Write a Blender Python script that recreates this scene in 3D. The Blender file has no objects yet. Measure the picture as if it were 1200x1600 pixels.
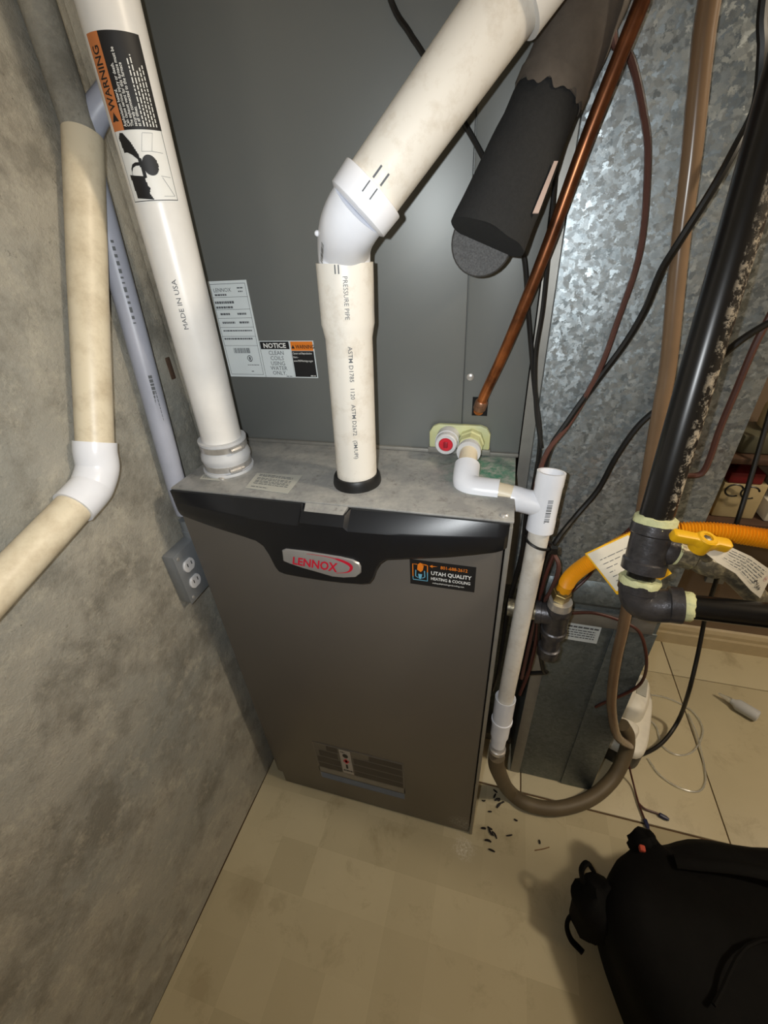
import bpy, bmesh, math, random
from mathutils import Vector, Matrix
random.seed(7)
SC = bpy.context.scene
COL = SC.collection

# ------------------------------------------------------------------ camera
cam_d = bpy.data.cameras.new('camera')
cam = bpy.data.objects.new('camera', cam_d); COL.objects.link(cam)
cam_d.sensor_fit = 'VERTICAL'; cam_d.sensor_height = 32.0
cam_d.lens = 32.0 * 657.54 / 1600.0
cam_d.clip_start = 0.01
RIGHT = Vector((0.96354163, 0.26175083, -0.05544393))
DOWN = Vector((0.09681808, -0.53427584, -0.83974734))
FWD = Vector((-0.24942692, 0.80376354, -0.54013922))
EYE = Vector((0.49693, -0.46952, 1.24881))
m = Matrix((RIGHT, -DOWN, -FWD)).transposed().to_4x4(); m.translation = EYE
cam.matrix_world = m
SC.camera = cam

# ------------------------------------------------------------------ light, world, exposure
SC.view_settings.view_transform = 'Standard'
SC.view_settings.look = 'None'
SC.view_settings.exposure = 0.0
SC.view_settings.gamma = 1.0
SC.view_settings.use_curve_mapping = False
w = bpy.data.worlds.new('world'); SC.world = w; w.use_nodes = True
w.node_tree.nodes['Background'].inputs[0].default_value = (0.9, 0.85, 0.75, 1)
w.node_tree.nodes['Background'].inputs[1].default_value = 0.08

def spot(name, loc, target, power, col, size, radius, blend):
    d = bpy.data.lights.new(name, 'SPOT'); d.energy = power; d.color = col
    d.spot_size = math.radians(size); d.spot_blend = blend; d.shadow_soft_size = radius
    o = bpy.data.objects.new(name, d); COL.objects.link(o); o.location = loc
    o.rotation_euler = (Vector(target) - Vector(loc)).to_track_quat('-Z', 'Y').to_euler()
    return o
# the phone's own lamp, a finger's width up and left of its lens
FLASH = EYE + RIGHT * -0.030 + DOWN * -0.012
spot('phone_lamp', FLASH, FLASH + FWD * 1.0 - RIGHT * 0.14 - DOWN * 0.12, 12.2, (0.94, 0.98, 1.0), 140, 0.004, 1.0)
# the room's warm ceiling bulb, to the right
bl = bpy.data.lights.new('ceiling_bulb', 'POINT'); bl.energy = 58; bl.color = (1.0, 0.87, 0.68); bl.shadow_soft_size = 0.09
bo = bpy.data.objects.new('ceiling_bulb', bl); COL.objects.link(bo); bo.location = (1.85, -0.16, 2.15)

# centre lines and outlines, in metres (x right, y away, z up)
PATHS = {
    'vent_low': [(0.2933, 0.0527, 0.9536), (0.2946, 0.0759, 1.1449), (0.3008, 0.0732, 1.2305)],
    'vent_up': [(0.3028, 0.0719, 1.2369), (0.3042, 0.0642, 1.2526), (0.3261, 0.042, 1.2742), (0.3496, 0.0329, 1.2907), (0.45, 0.0768, 1.3984), (0.4883, 0.0978, 1.4398)],
    'vent_axis': [(0.35, 0.0364, 1.2919), (0.4505, 0.0709, 1.3968)],
    'foam': [(0.4628, 0.0838, 1.2455), (0.4828, 0.1033, 1.2931), (0.5108, 0.133, 1.3615), (0.5315, 0.1537, 1.4123), (0.5431, 0.1654, 1.4465)],
    'copper': [(0.582, 0.135, 1.427), (0.581, 0.135, 1.416), (0.554, 0.14, 1.329), (0.526, 0.152, 1.223), (0.492, 0.166, 1.114), (0.467, 0.178, 1.044), (0.46, 0.183, 1.018)],
    'gas_vertical': [(0.6827, 0.064, 1.3182), (0.6894, 0.0637, 1.2535), (0.6854, 0.039, 1.1317), (0.6767, -0.0056, 0.9674)],
    'gas_fit': [(0.6774, -0.0069, 0.956), (0.6743, -0.0252, 0.9024), (0.6773, -0.026, 0.8812), (0.6788, -0.0343, 0.8682), (0.6978, -0.0401, 0.8693), (0.7976, -0.0505, 0.8819), (0.8237, -0.061, 0.8911)],
    'gas_branch': [(0.6741, -0.0152, 0.9358), (0.7002, -0.0172, 0.93), (0.7222, -0.0154, 0.9226), (0.7591, -0.0128, 0.9094), (0.8116, -0.0117, 0.8683), (0.8548, -0.0154, 0.8336)],
    'valve_handle': [(0.6874, -0.036, 0.9636), (0.724, -0.0329, 0.9605), (0.7458, -0.0312, 0.953)],
    'yellow_hose': [(0.621, 0.095, 0.751), (0.627, 0.09, 0.787), (0.649, 0.085, 0.826), (0.687, 0.075, 0.876), (0.721, 0.065, 0.902), (0.7682, 0.061, 0.9132), (0.8276, 0.0549, 0.9137), (0.8669, 0.0528, 0.9111)],
    'drip': [(0.621, 0.095, 0.747), (0.622, 0.095, 0.718), (0.622, 0.095, 0.692), (0.624, 0.095, 0.655), (0.621, 0.095, 0.613), (0.622, 0.095, 0.584)],
    'drip_branch': [(0.622, 0.095, 0.692), (0.589, 0.097, 0.689), (0.546, 0.1, 0.689)],
    'drain': [(0.5683, 0.0773, 0.9742), (0.565, 0.0682, 0.9252), (0.564, 0.0615, 0.888), (0.5557, 0.0584, 0.4891), (0.5535, 0.0559, 0.4494), (0.5544, 0.0459, 0.3748), (0.5545, 0.0395, 0.332), (0.5541, 0.0358, 0.308)],
    'trap': [(0.451, 0.195, 0.96), (0.454, 0.15, 0.96), (0.455, 0.105, 0.953), (0.453, 0.085, 0.939), (0.471, 0.08, 0.936), (0.494, 0.077, 0.937), (0.528, 0.074, 0.937), (0.5646, 0.0706, 0.929)],
    'loop_hose': [(0.5546, 0.0362, 0.3178), (0.561, 0.0412, 0.2575), (0.606, 0.107, 0.035), (0.656, 0.094, 0.018), (0.726, 0.101, 0.018), (0.805, 0.142, 0.018), (0.867, 0.201, 0.03), (0.896, 0.25, 0.075), (0.896, 0.274, 0.12), (0.874, 0.276, 0.16)],
    'tan_tube': [(0.906, 0.262, 0.095), (0.828, 0.185, 0.246), (0.783, 0.155, 0.379), (0.766, 0.15, 0.459), (0.752, 0.145, 0.551), (0.743, 0.14, 0.635), (0.734, 0.14, 0.72), (0.715, 0.14, 0.875), (0.7, 0.14, 0.999), (0.694, 0.14, 1.056), (0.689, 0.145, 1.107), (0.669, 0.15, 1.223), (0.657, 0.15, 1.301), (0.644, 0.15, 1.372), (0.638, 0.15, 1.417)],
    'black_cable': [(0.679, 0.145, 1.409), (0.69, 0.145, 1.374), (0.7, 0.15, 1.337), (0.689, 0.135, 1.306), (0.678, 0.13, 1.274), (0.662, 0.135, 1.229), (0.655, 0.145, 1.202), (0.651, 0.155, 1.161), (0.638, 0.16, 1.119), (0.614, 0.16, 1.07), (0.589, 0.15, 1.022), (0.567, 0.14, 0.971), (0.567, 0.13, 0.899), (0.584, 0.12, 0.822), (0.59, 0.12, 0.71), (0.597, 0.12, 0.595)],
    'brown_wire': [(0.562, 0.155, 1.407), (0.571, 0.16, 1.395), (0.584, 0.161, 1.385), (0.604, 0.162, 1.347), (0.619, 0.162, 1.306), (0.632, 0.162, 1.224), (0.625, 0.162, 1.149), (0.615, 0.16, 1.085), (0.59, 0.15, 1.017), (0.562, 0.13, 0.97), (0.559, 0.13, 0.887), (0.595, 0.12, 0.813), (0.609, 0.11, 0.787), (0.606, 0.11, 0.737), (0.592, 0.12, 0.654), (0.587, 0.12, 0.475)],
    'cord_upper': [(0.335, 0.188, 1.473), (0.358, 0.188, 1.439), (0.376, 0.188, 1.417), (0.443, 0.186, 1.329), (0.476, 0.18, 1.272), (0.502, 0.18, 1.227), (0.517, 0.18, 1.156), (0.536, 0.17, 1.065), (0.554, 0.15, 0.986), (0.553, 0.13, 0.898), (0.555, 0.12, 0.818), (0.545, 0.13, 0.691), (0.542, 0.14, 0.538)],
    'cord_side': [(0.532, 0.185, 1.335), (0.529, 0.18, 1.309), (0.531, 0.175, 1.249), (0.534, 0.172, 1.165), (0.533, 0.17, 1.1), (0.543, 0.161, 1.031), (0.557, 0.145, 0.978)],
    'dark_wire_right': [(0.792, 0.16, 1.15), (0.761, 0.155, 1.125), (0.735, 0.16, 1.084), (0.712, 0.161, 1.053), (0.683, 0.162, 1.015), (0.664, 0.162, 0.962), (0.651, 0.161, 0.907), (0.626, 0.15, 0.863), (0.6, 0.12, 0.833), (0.589, 0.115, 0.787), (0.593, 0.11, 0.705), (0.603, 0.11, 0.608), (0.622, 0.115, 0.523), (0.63, 0.12, 0.508), (0.604, 0.125, 0.49), (0.579, 0.13, 0.469)],
    'brown_pipe_right': [(0.786, 0.161, 1.167), (0.781, 0.161, 1.119), (0.78, 0.161, 1.065), (0.779, 0.161, 1.013), (0.781, 0.161, 0.971), (0.779, 0.161, 0.947), (0.767, 0.161, 0.941), (0.747, 0.161, 0.941)],
    'red_wire': [(0.727, 0.162, 0.871), (0.705, 0.162, 0.828), (0.682, 0.161, 0.781), (0.671, 0.163, 0.732), (0.647, 0.15, 0.701)],
    'low_wire': [(0.651, 0.15, 0.648), (0.698, 0.161, 0.647), (0.749, 0.16, 0.636), (0.779, 0.155, 0.618), (0.803, 0.15, 0.559), (0.822, 0.17, 0.476), (0.809, 0.17, 0.433), (0.771, 0.17, 0.38), (0.757, 0.17, 0.358)],
    'plug_wire': [(0.905, 0.266, 0.09), (0.909, 0.238, 0.05), (0.923, 0.211, 0.012), (0.928, 0.168, 0.006), (0.935, 0.13, 0.006)],
    'plug_wire_b': [(0.928, 0.168, 0.006), (0.941, 0.158, 0.006), (0.965, 0.155, 0.006), (0.974, 0.152, 0.006)],
    'power_cord': [(1.061, 0.62, 0.918), (1.048, 0.55, 0.766), (1.036, 0.5, 0.659), (1.05, 0.5, 0.497), (1.064, 0.5, 0.376), (1.062, 0.45, 0.27), (1.053, 0.4, 0.184), (1.067, 0.402, 0.05), (1.02, 0.342, 0.02), (0.962, 0.295, 0.02), (0.924, 0.277, 0.03)],
    'clear_coil': [(0.998, 0.425, 0.004), (1.021, 0.399, 0.004), (1.024, 0.343, 0.004), (1.059, 0.324, 0.004), (1.105, 0.349, 0.004), (1.147, 0.419, 0.004), (1.134, 0.478, 0.004), (1.072, 0.507, 0.004), (1.009, 0.504, 0.004)],
    'clear_coil_b': [(0.977, 0.295, 0.004), (0.996, 0.257, 0.004), (1.035, 0.234, 0.004), (1.079, 0.234, 0.004), (1.106, 0.264, 0.004), (1.117, 0.311, 0.004), (1.124, 0.392, 0.008), (1.122, 0.464, 0.004)],
    'conduit': [(-0.03, 0.04, 0.864), (-0.03, 0.042, 0.921), (-0.03, 0.066, 1.144), (-0.03, 0.081, 1.299), (-0.03, 0.086, 1.341), (-0.03, 0.1, 1.377), (-0.02, 0.11, 1.397), (-0, 0.122, 1.415), (0.03, 0.131, 1.436)],
    'wall_pipe': [(-0.027, 0.09, 1.377), (-0.027, 0.015, 1.22), (-0.027, -0.07, 1.037), (-0.027, -0.081, 1.008), (-0.024, -0.132, 0.984), (-0.02, -0.254, 0.952), (-0.018, -0.306, 0.938)],
    'badge': [(0.194, -0.026, 0.863), (0.201, -0.026, 0.867), (0.232, -0.026, 0.868), (0.261, -0.026, 0.867), (0.289, -0.026, 0.866), (0.308, -0.026, 0.863), (0.317, -0.026, 0.858), (0.319, -0.026, 0.852), (0.318, -0.026, 0.84), (0.311, -0.026, 0.832), (0.291, -0.026, 0.827), (0.272, -0.026, 0.826), (0.246, -0.026, 0.831), (0.223, -0.026, 0.835), (0.203, -0.026, 0.84), (0.192, -0.026, 0.844)],
    'swoosh': [(0.237, -0.028, 0.866), (0.265, -0.028, 0.866), (0.29, -0.028, 0.862), (0.303, -0.028, 0.856), (0.305, -0.028, 0.849), (0.298, -0.028, 0.841), (0.28, -0.028, 0.836)],
    'top_label': [(0.116, 0.068, 0.939), (0.196, 0.072, 0.939), (0.198, 0.014, 0.939), (0.123, 0.019, 0.939)],
    'top_label_small': [(0.026, 0.049, 0.939), (0.059, 0.054, 0.939), (0.067, 0.033, 0.939), (0.03, 0.033, 0.939)],
    'tag': [(0.7068, -0.0354, 0.9556), (0.7094, -0.0341, 0.9562), (0.7434, -0.0308, 0.9547), (0.7674, -0.0305, 0.9442), (0.7894, -0.0277, 0.9289), (0.7984, -0.0233, 0.9219), (0.8064, -0.0218, 0.902), (0.7972, -0.0285, 0.887), (0.7818, -0.0332, 0.9001), (0.7578, -0.037, 0.9241), (0.7344, -0.0406, 0.9388), (0.7229, -0.0386, 0.9471)],
    'card': [(0.6192, 0.0166, 0.8883), (0.6726, 0.0425, 0.9114), (0.704, 0.026, 0.8909), (0.7238, 0.0146, 0.8739), (0.6962, -0, 0.8557), (0.6636, -0.0054, 0.8442)],
    'bagstrap': [(0.739, -0.114, 0.08), (0.726, -0.124, 0.07), (0.723, -0.137, 0.06), (0.732, -0.149, 0.045), (0.75, -0.155, 0.03), (0.756, -0.159, 0.03)],
    'debris': [(0.575, 0.112, 0), (0.574, 0.1, 0), (0.58, 0.093, 0), (0.586, 0.093, 0), (0.585, 0.08, 0), (0.547, 0.081, 0), (0.564, 0.06, 0), (0.551, 0.019, 0), (0.566, 0.022, 0), (0.567, 0.015, -0), (0.573, 0.013, 0), (0.58, 0.011, 0), (0.563, -0.004, 0), (0.573, -0.022, 0), (0.684, 0.023, 0), (0.628, 0.056, 0), (0.595, 0.09, 0), (0.613, 0.019, 0)],
    'bundle_a': [(0.548, 0.13, 0.873), (0.55, 0.12, 0.804), (0.545, 0.12, 0.739), (0.539, 0.11, 0.677), (0.539, 0.1, 0.603), (0.538, 0.1, 0.507), (0.534, 0.12, 0.418)],
    'bundle_b': [(0.6, 0.12, 0.805), (0.592, 0.11, 0.763), (0.591, 0.11, 0.704), (0.598, 0.11, 0.607), (0.596, 0.11, 0.512), (0.588, 0.11, 0.435)],
}


# ------------------------------------------------------------------ materials
def S2L(c):
    return tuple((v / 255 / 12.92) if v / 255 <= 0.04045 else ((v / 255 + 0.055) / 1.055) ** 2.4 for v in c)
class NT:
    def __init__(s, name):
        s.m = bpy.data.materials.new(name); s.m.use_nodes = True
        s.t = s.m.node_tree; s.n = s.t.nodes; s.b = s.n['Principled BSDF']
        s.tc = s.n.new('ShaderNodeTexCoord')
    def link(s, a, b): s.t.links.new(a, b)
    def geo(s):
        if not hasattr(s, '_g'): s._g = s.n.new('ShaderNodeNewGeometry')
        return s._g.outputs['Position']
    def noise(s, scale, detail=4, rough=0.6, vec=None, dist=0.0):
        n = s.n.new('ShaderNodeTexNoise'); n.inputs['Scale'].default_value = scale
        n.inputs['Detail'].default_value = detail; n.inputs['Roughness'].default_value = rough
        n.inputs['Distortion'].default_value = dist
        s.link(vec or s.geo(), n.inputs['Vector']); return n.outputs['Fac']
    def ramp(s, fac, stops):
        r = s.n.new('ShaderNodeValToRGB'); e = r.color_ramp.elements
        while len(e) < len(stops): e.new(0.5)
        for k, (p, c) in enumerate(stops):
            e[k].position = p; e[k].color = tuple(c) + (1,) if len(c) == 3 else c
        s.link(fac, r.inputs[0]); return r.outputs[0]
    def mix(s, fac, a, b, mode='MIX'):
        x = s.n.new('ShaderNodeMix'); x.data_type = 'RGBA'; x.blend_type = mode
        for sock, v in ((x.inputs[0], fac), (x.inputs[6], a), (x.inputs[7], b)):
            if isinstance(v, (int, float)): sock.default_value = v
            elif isinstance(v, tuple): sock.default_value = v + (1,) if len(v) == 3 else v
            else: s.link(v, sock)
        return x.outputs[2]
    def math(s, op, a, b=0.0, c=None):
        x = s.n.new('ShaderNodeMath'); x.operation = op
        for i, v in enumerate((a, b) if c is None else (a, b, c)):
            if isinstance(v, (int, float)): x.inputs[i].default_value = v
            else: s.link(v, x.inputs[i])
        return x.outputs[0]
    def set(s, color=None, rough=None, metal=None, spec=None):
        for key, v in (('Base Color', color), ('Roughness', rough), ('Metallic', metal), ('Specular IOR Level', spec)):
            if v is None: continue
            i = s.b.inputs[key]
            if isinstance(v, (int, float)): i.default_value = v
            elif isinstance(v, tuple): i.default_value = v + (1,) if len(v) == 3 else v
            else: s.link(v, i)
    def bump(s, h, strength=0.3, dist=0.002):
        b = s.n.new('ShaderNodeBump'); b.inputs['Strength'].default_value = strength
        b.inputs['Distance'].default_value = dist; s.link(h, b.inputs['Height'])
        s.link(b.outputs[0], s.b.inputs['Normal']); return b
    def vmath(s, op, a, b=None):
        x = s.n.new('ShaderNodeVectorMath'); x.operation = op
        s.link(a, x.inputs[0])
        if isinstance(b, tuple): x.inputs[1].default_value = b
        elif b is not None: s.link(b, x.inputs[1])
        return x
    def sphere_mask(s, c, r0, r1, warp=0.0):
        """1 inside a ball of the world, 0 outside: for a stain or painted shading with a place of its own"""
        d = s.vmath('DISTANCE', s.geo(), tuple(c)).outputs['Value']
        if warp: d = s.math('ADD', d, s.math('MULTIPLY', s.math('SUBTRACT', s.noise(60), 0.5), warp))
        mr = s.n.new('ShaderNodeMapRange'); mr.inputs[1].default_value = r0; mr.inputs[2].default_value = r1
        mr.inputs[3].default_value = 1; mr.inputs[4].default_value = 0
        s.link(d, mr.inputs[0]); return mr.outputs[0]

def plain(name, rgb, rough=0.5, metal=0.0, var=0.12, scale=40, bump=0.0, bscale=200, spec=0.5):
    t = NT(name); c = S2L(rgb)
    lo = tuple(v * (1 - var) for v in c); hi = tuple(min(1, v * (1 + var)) for v in c)
    t.set(t.ramp(t.noise(scale), [(0.3, lo), (0.7, hi)]), rough, metal, spec)
    if bump: t.bump(t.noise(bscale, 3), bump, 0.001)
    return t.m
M = {}
M['pvc'] = plain('white_pvc', (232, 230, 226), 0.32, var=0.05, scale=18)
M['pvc_aged'] = (lambda t: (t.set(t.mix(t.ramp(t.noise(35, 5, 0.7), [(0.5, (0, 0, 0)), (0.8, (1, 1, 1))]), S2L((230, 225, 215)), S2L((204, 194, 178))), 0.38), t.m)[1])(NT('aged_white_pvc'))
M['pvc_bright'] = plain('bright_white_pvc', (232, 234, 240), 0.25, var=0.02)
M['pvc_cream'] = (lambda t: (t.set(t.mix(t.ramp(t.noise(22, 5, 0.7), [(0.45, (0, 0, 0)), (0.75, (1, 1, 1))]), S2L((220, 208, 182)), S2L((188, 172, 144))), 0.42), t.m)[1])(NT('cream_pvc'))
M['pvc_grey'] = plain('grey_conduit_pvc', (168, 172, 186), 0.4, var=0.06, scale=25)
M['rubber_white'] = plain('translucent_white_rubber', (205, 206, 208), 0.45, var=0.04)
M['steel'] = plain('bright_steel', (205, 202, 198), 0.32, 0.65, var=0.1, scale=120)
M['black_rubber'] = plain('black_rubber', (16, 16, 17), 0.45, var=0.2)
M['black_plastic'] = plain('black_gloss_plastic', (20, 22, 26), 0.33, var=0.1, bump=0.06, bscale=900, spec=0.5)
M['silver'] = plain('silver_badge', (176, 174, 172), 0.35, 0.5, var=0.04)
M['red_print'] = plain('red_print', (200, 24, 52), 0.4, var=0.03)
M['black_print'] = plain('black_print', (22, 22, 24), 0.55, var=0.05)
M['grey_print'] = plain('grey_print', (88, 92, 96), 0.6, var=0.05)
M['faint_print'] = plain('faint_print', (150, 152, 154), 0.6, var=0.05)
M['pink_print'] = plain('pale_red_print', (206, 150, 146), 0.6, var=0.05)
M['paper'] = plain('label_paper', (222, 230, 232), 0.5, var=0.02)
M['paper_cream'] = plain('cream_paper', (226, 218, 200), 0.6, var=0.04, scale=30)
M['paper_grey'] = plain('grey_label', (178, 178, 170), 0.55, var=0.03)
M['orange_print'] = plain('orange_print', (232, 128, 34), 0.5, var=0.03)
M['rust_orange'] = plain('dull_orange_print', (196, 118, 66), 0.5, var=0.03)
M['white_print'] = plain('white_print', (232, 232, 228), 0.5, var=0.02)
M['blue_print'] = plain('pale_blue_print', (110, 178, 205), 0.5, var=0.03)
M['copper'] = (lambda t: (t.set(t.mix(t.ramp(t.noise(30, 5), [(0.35, (0, 0, 0)), (0.7, (1, 1, 1))]), t.mix(t.sphere_mask((0.47, 0.17, 1.03), 0.05, 0.20), S2L((140, 88, 58)), S2L((208, 128, 74))), S2L((92, 58, 40))), 0.34, 0.85), t.m)[1])(NT('aged_shaded_copper'))  # bright cleaned joint below; dark reflections of the upper run painted into the colour
M['foam_black'] = plain('black_foam', (30, 31, 32), 0.9, var=0.2, scale=300, bump=0.5, bscale=700)
M['foam_grey'] = plain('grey_foam_face', (92, 92, 92), 0.95, var=0.35, scale=500, bump=0.6, bscale=600)
M['tape_brown'] = plain('dusty_brown_tape', (92, 84, 76), 0.8, var=0.12, scale=90, bump=0.2, bscale=300)
M['cable_black'] = plain('black_cable', (20, 19, 18), 0.42, var=0.2)
M['wire_brown'] = plain('brown_wire_sheath', (92, 60, 52), 0.4, var=0.1)
M['wire_red'] = plain('red_brown_wire', (76, 40, 34), 0.4, var=0.1)
M['blue_plastic'] = plain('dark_blue_plastic', (24, 32, 72), 0.4, var=0.1)
M['vinyl_tan'] = plain('tan_vinyl_tube', (128, 104, 80), 0.25, var=0.08, scale=15)
M['vinyl_hose'] = plain('dusky_vinyl_hose', (98, 86, 66), 0.55, var=0.12, scale=25)
M['sealant'] = (lambda t: (t.set(t.mix(t.noise(120, 4), S2L((200, 204, 150)), S2L((226, 226, 180))), 0.7), t.bump(t.noise(150), 0.6, 0.002), t.m)[2])(NT('pale_green_thread_sealant'))
M['iron'] = plain('black_iron_fitting', (84, 83, 86), 0.34, 0.6, var=0.25, scale=90, bump=0.5, bscale=180)
M['iron_worn'] = (lambda t: (t.set(t.mix(t.ramp(t.noise(110, 5, 0.7), [(0.45, (0, 0, 0)), (0.7, (1, 1, 1))]), S2L((104, 98, 84)), S2L((182, 170, 138))), 0.42, 0.4), t.bump(t.noise(150), 0.3, 0.001), t.m)[2])(NT('worn_grey_iron'))
M['iron_black'] = plain('black_pipe_lacquer', (12, 12, 13), 0.28, 0.0, var=0.3, scale=60)
M['brass'] = plain('brass', (150, 130, 84), 0.38, 0.75, var=0.1)
M['yellow_hose'] = plain('yellow_coated_hose', (246, 168, 22), 0.38, var=0.05, scale=30)
M['yellow_handle'] = plain('yellow_valve_handle', (240, 184, 24), 0.42, var=0.04)
M['red_plug'] = plain('red_plug', (206, 28, 48), 0.4, var=0.05)
M['port_plastic'] = (lambda t: (t.set(t.mix(t.noise(40, 4), S2L((206, 200, 130)), S2L((196, 208, 176))), 0.45), t.m)[1])(NT('yellowed_plastic'))
M['grey_box'] = plain('grey_outlet_steel', (138, 142, 146), 0.42, 0.35, var=0.06)
M['outlet_white'] = plain('outlet_white', (214, 214, 216), 0.35, var=0.02)
M['dark'] = plain('dark_opening', (9, 9, 9), 0.9, var=0.1)
M['pump_white'] = plain('pump_white_plastic', (228, 224, 212), 0.45, var=0.05)
M['bag'] = plain('black_bag_fabric', (8, 8, 8), 0.85, var=0.35, scale=25, bump=0.5, bscale=500, spec=0.2)
M['bag_dark'] = plain('black_webbing', (7, 7, 7), 0.8, var=0.2, bump=0.4, bscale=900, spec=0.2)
M['bag_red'] = plain('orange_red_tab', (190, 78, 58), 0.7, var=0.1)
M['clear'] = (lambda t: (t.set((0.86, 0.87, 0.84), 0.15), setattr(t.b.inputs['Transmission Weight'], 'default_value', 0.75), t.m)[2])(NT('clear_plastic'))
M['bottle_label'] = plain('white_bottle_label', (200, 202, 204), 0.4, var=0.04)
M['baseboard'] = plain('cream_baseboard_paint', (186, 170, 138), 0.5, var=0.06)
M['backwall'] = plain('tan_wall_paint', (120, 102, 84), 0.75, var=0.06, scale=8, bump=0.1)
M['plaster'] = plain('pale_plaster', (170, 160, 145), 0.9, var=0.06, scale=6)
M['wood'] = plain('dark_brown_wood', (72, 50, 36), 0.6, var=0.2, scale=30)
M['red_box'] = plain('dark_red_card', (112, 20, 22), 0.6, var=0.08)
M['yellow_box'] = plain('dull_yellow_card', (178, 134, 24), 0.6, var=0.08)
M['cream_box'] = plain('cream_card', (178, 160, 120), 0.6, var=0.08)
M['green_grey'] = plain('greenish_grey_plastic', (80, 78, 62), 0.5, var=0.1)
M['rust'] = plain('rusty_steel', (92, 72, 58), 0.6, 0.4, var=0.25, scale=200)
M['scrap'] = plain('charred_scrap', (24, 16, 14), 0.7, var=0.4, scale=300)
M['straw'] = plain('brown_strand', (120, 84, 52), 0.7, var=0.2, scale=200)

def coil_paint():
    t = NT('charcoal_coil_paint')
    t.set(t.mix(t.noise(7, 3), S2L((116, 119, 117)), S2L((122, 124, 121))), 0.40, 0.2, 0.5)
    t.bump(t.noise(900, 2), 0.08, 0.0006); return t.m
def door_paint():
    t = NT('warm_grey_door_paint')
    base = t.mix(t.noise(7, 3), S2L((102, 98, 93)), S2L((108, 103, 97)))
    scuff = t.math('MULTIPLY', t.sphere_mask((0.500, 0.0, 0.045), 0.012, 0.04, 0.03), t.ramp(t.noise(170, 5, 0.8), [(0.45, (0, 0, 0)), (0.6, (1, 1, 1))]))
    t.set(t.mix(scuff, base, S2L((170, 170, 172))), 0.40, 0.25, 0.5)
    t.bump(t.noise(1200, 2), 0.06, 0.0005); return t.m
def top_metal():
    t = NT('dusty_grey_top_metal')
    a = t.mix(t.ramp(t.noise(28, 6, 0.7), [(0.4, (0, 0, 0)), (0.68, (1, 1, 1))]), S2L((156, 156, 154)), S2L((186, 184, 178)))
    a = t.mix(t.ramp(t.noise(70, 6, 0.75), [(0.55, (0, 0, 0)), (0.75, (1, 1, 1))]), a, S2L((122, 119, 114)))
    gm = t.math('MULTIPLY', t.sphere_mask((0.485, 0.135, 0.94), 0.02, 0.085, 0.06), t.ramp(t.noise(65, 6, 0.75), [(0.36, (0, 0, 0)), (0.56, (1, 1, 1))]))
    a = t.mix(gm, a, S2L((72, 128, 108)))
    t.set(a, 0.48, 0.35); t.bump(t.noise(150, 4), 0.12, 0.001); return t.m
def galv(name, dark, light, scale=55, rough=0.36, metal=0.75, tilt=0.22, fleck=0.0):
    t = NT(name)
    nz = t.n.new('ShaderNodeTexNoise'); nz.inputs['Scale'].default_value = 45; nz.inputs['Detail'].default_value = 6; nz.inputs['Roughness'].default_value = 0.75
    t.link(t.geo(), nz.inputs['Vector'])
    sc = t.vmath('SCALE', nz.outputs['Color']); sc.inputs['Scale'].default_value = 0.03
    wv = t.vmath('ADD', t.geo(), sc.outputs[0]).outputs[0]
    v = t.n.new('ShaderNodeTexVoronoi'); v.inputs['Scale'].default_value = scale; v.feature = 'SMOOTH_F1'; v.inputs['Smoothness'].default_value = 0.35
    t.link(wv, v.inputs['Vector'])
    sep = t.n.new('ShaderNodeSeparateColor'); t.link(v.outputs['Color'], sep.inputs[0])
    f2 = t.math('ADD', t.math('ADD', t.math('MULTIPLY', sep.outputs[0], 0.45), t.math('MULTIPLY', t.noise(7, 4, 0.7), 0.35)), t.math('MULTIPLY', t.noise(140, 4, 0.7), 0.3))
    col = t.ramp(f2, [(0.25, S2L(dark)), (0.85, S2L(light))])
    if fleck: col = t.mix(t.math('MULTIPLY', t.ramp(t.noise(170, 3, 0.6), [(0.66, (0, 0, 0)), (0.74, (1, 1, 1))]), fleck), col, S2L((196, 202, 202)))
    t.set(col, t.math('ADD', rough - 0.08, t.math('MULTIPLY', sep.outputs[1], 0.18)), metal)
    # each spangle tilts a little, so a lamp breaks up on it
    nrm = t.n.new('ShaderNodeNewGeometry')
    off = t.vmath('SCALE', t.vmath('SUBTRACT', v.outputs['Color'], (0.5, 0.5, 0.5)).outputs[0]); off.inputs['Scale'].default_value = tilt
    nn = t.vmath('NORMALIZE', t.vmath('ADD', nrm.outputs['Normal'], off.outputs[0]).outputs[0])
    t.link(nn.outputs[0], t.b.inputs['Normal'])
    return t.m
def concrete():
    t = NT('stained_concrete')
    a = t.mix(t.ramp(t.noise(2.6, 5, 0.6), [(0.35, (0, 0, 0)), (0.65, (1, 1, 1))]), S2L((140, 140, 133)), S2L((172, 166, 152)))
    a = t.mix(t.math('MULTIPLY', t.ramp(t.noise(8, 8, 0.72), [(0.46, (0, 0, 0)), (0.62, (1, 1, 1))]), 0.75), a, S2L((112, 108, 98)))
    a = t.mix(t.math('MULTIPLY', t.ramp(t.noise(24, 8, 0.78), [(0.52, (0, 0, 0)), (0.66, (1, 1, 1))]), 0.5), a, S2L((186, 180, 164)))
    a = t.mix(t.ramp(t.noise(75, 5, 0.75), [(0.64, (0, 0, 0)), (0.74, (1, 1, 1))]), a, S2L((96, 92, 84)))
    t.set(a, 0.82, 0.0, 0.3)
    h = t.math('ADD', t.math('ADD', t.noise(18, 8, 0.72), t.math('MULTIPLY', t.noise(75, 6, 0.75), 0.5)), t.math('MULTIPLY', t.noise(260, 4, 0.7), 0.2))
    t.bump(h, 0.7, 0.006); return t.m
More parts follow.
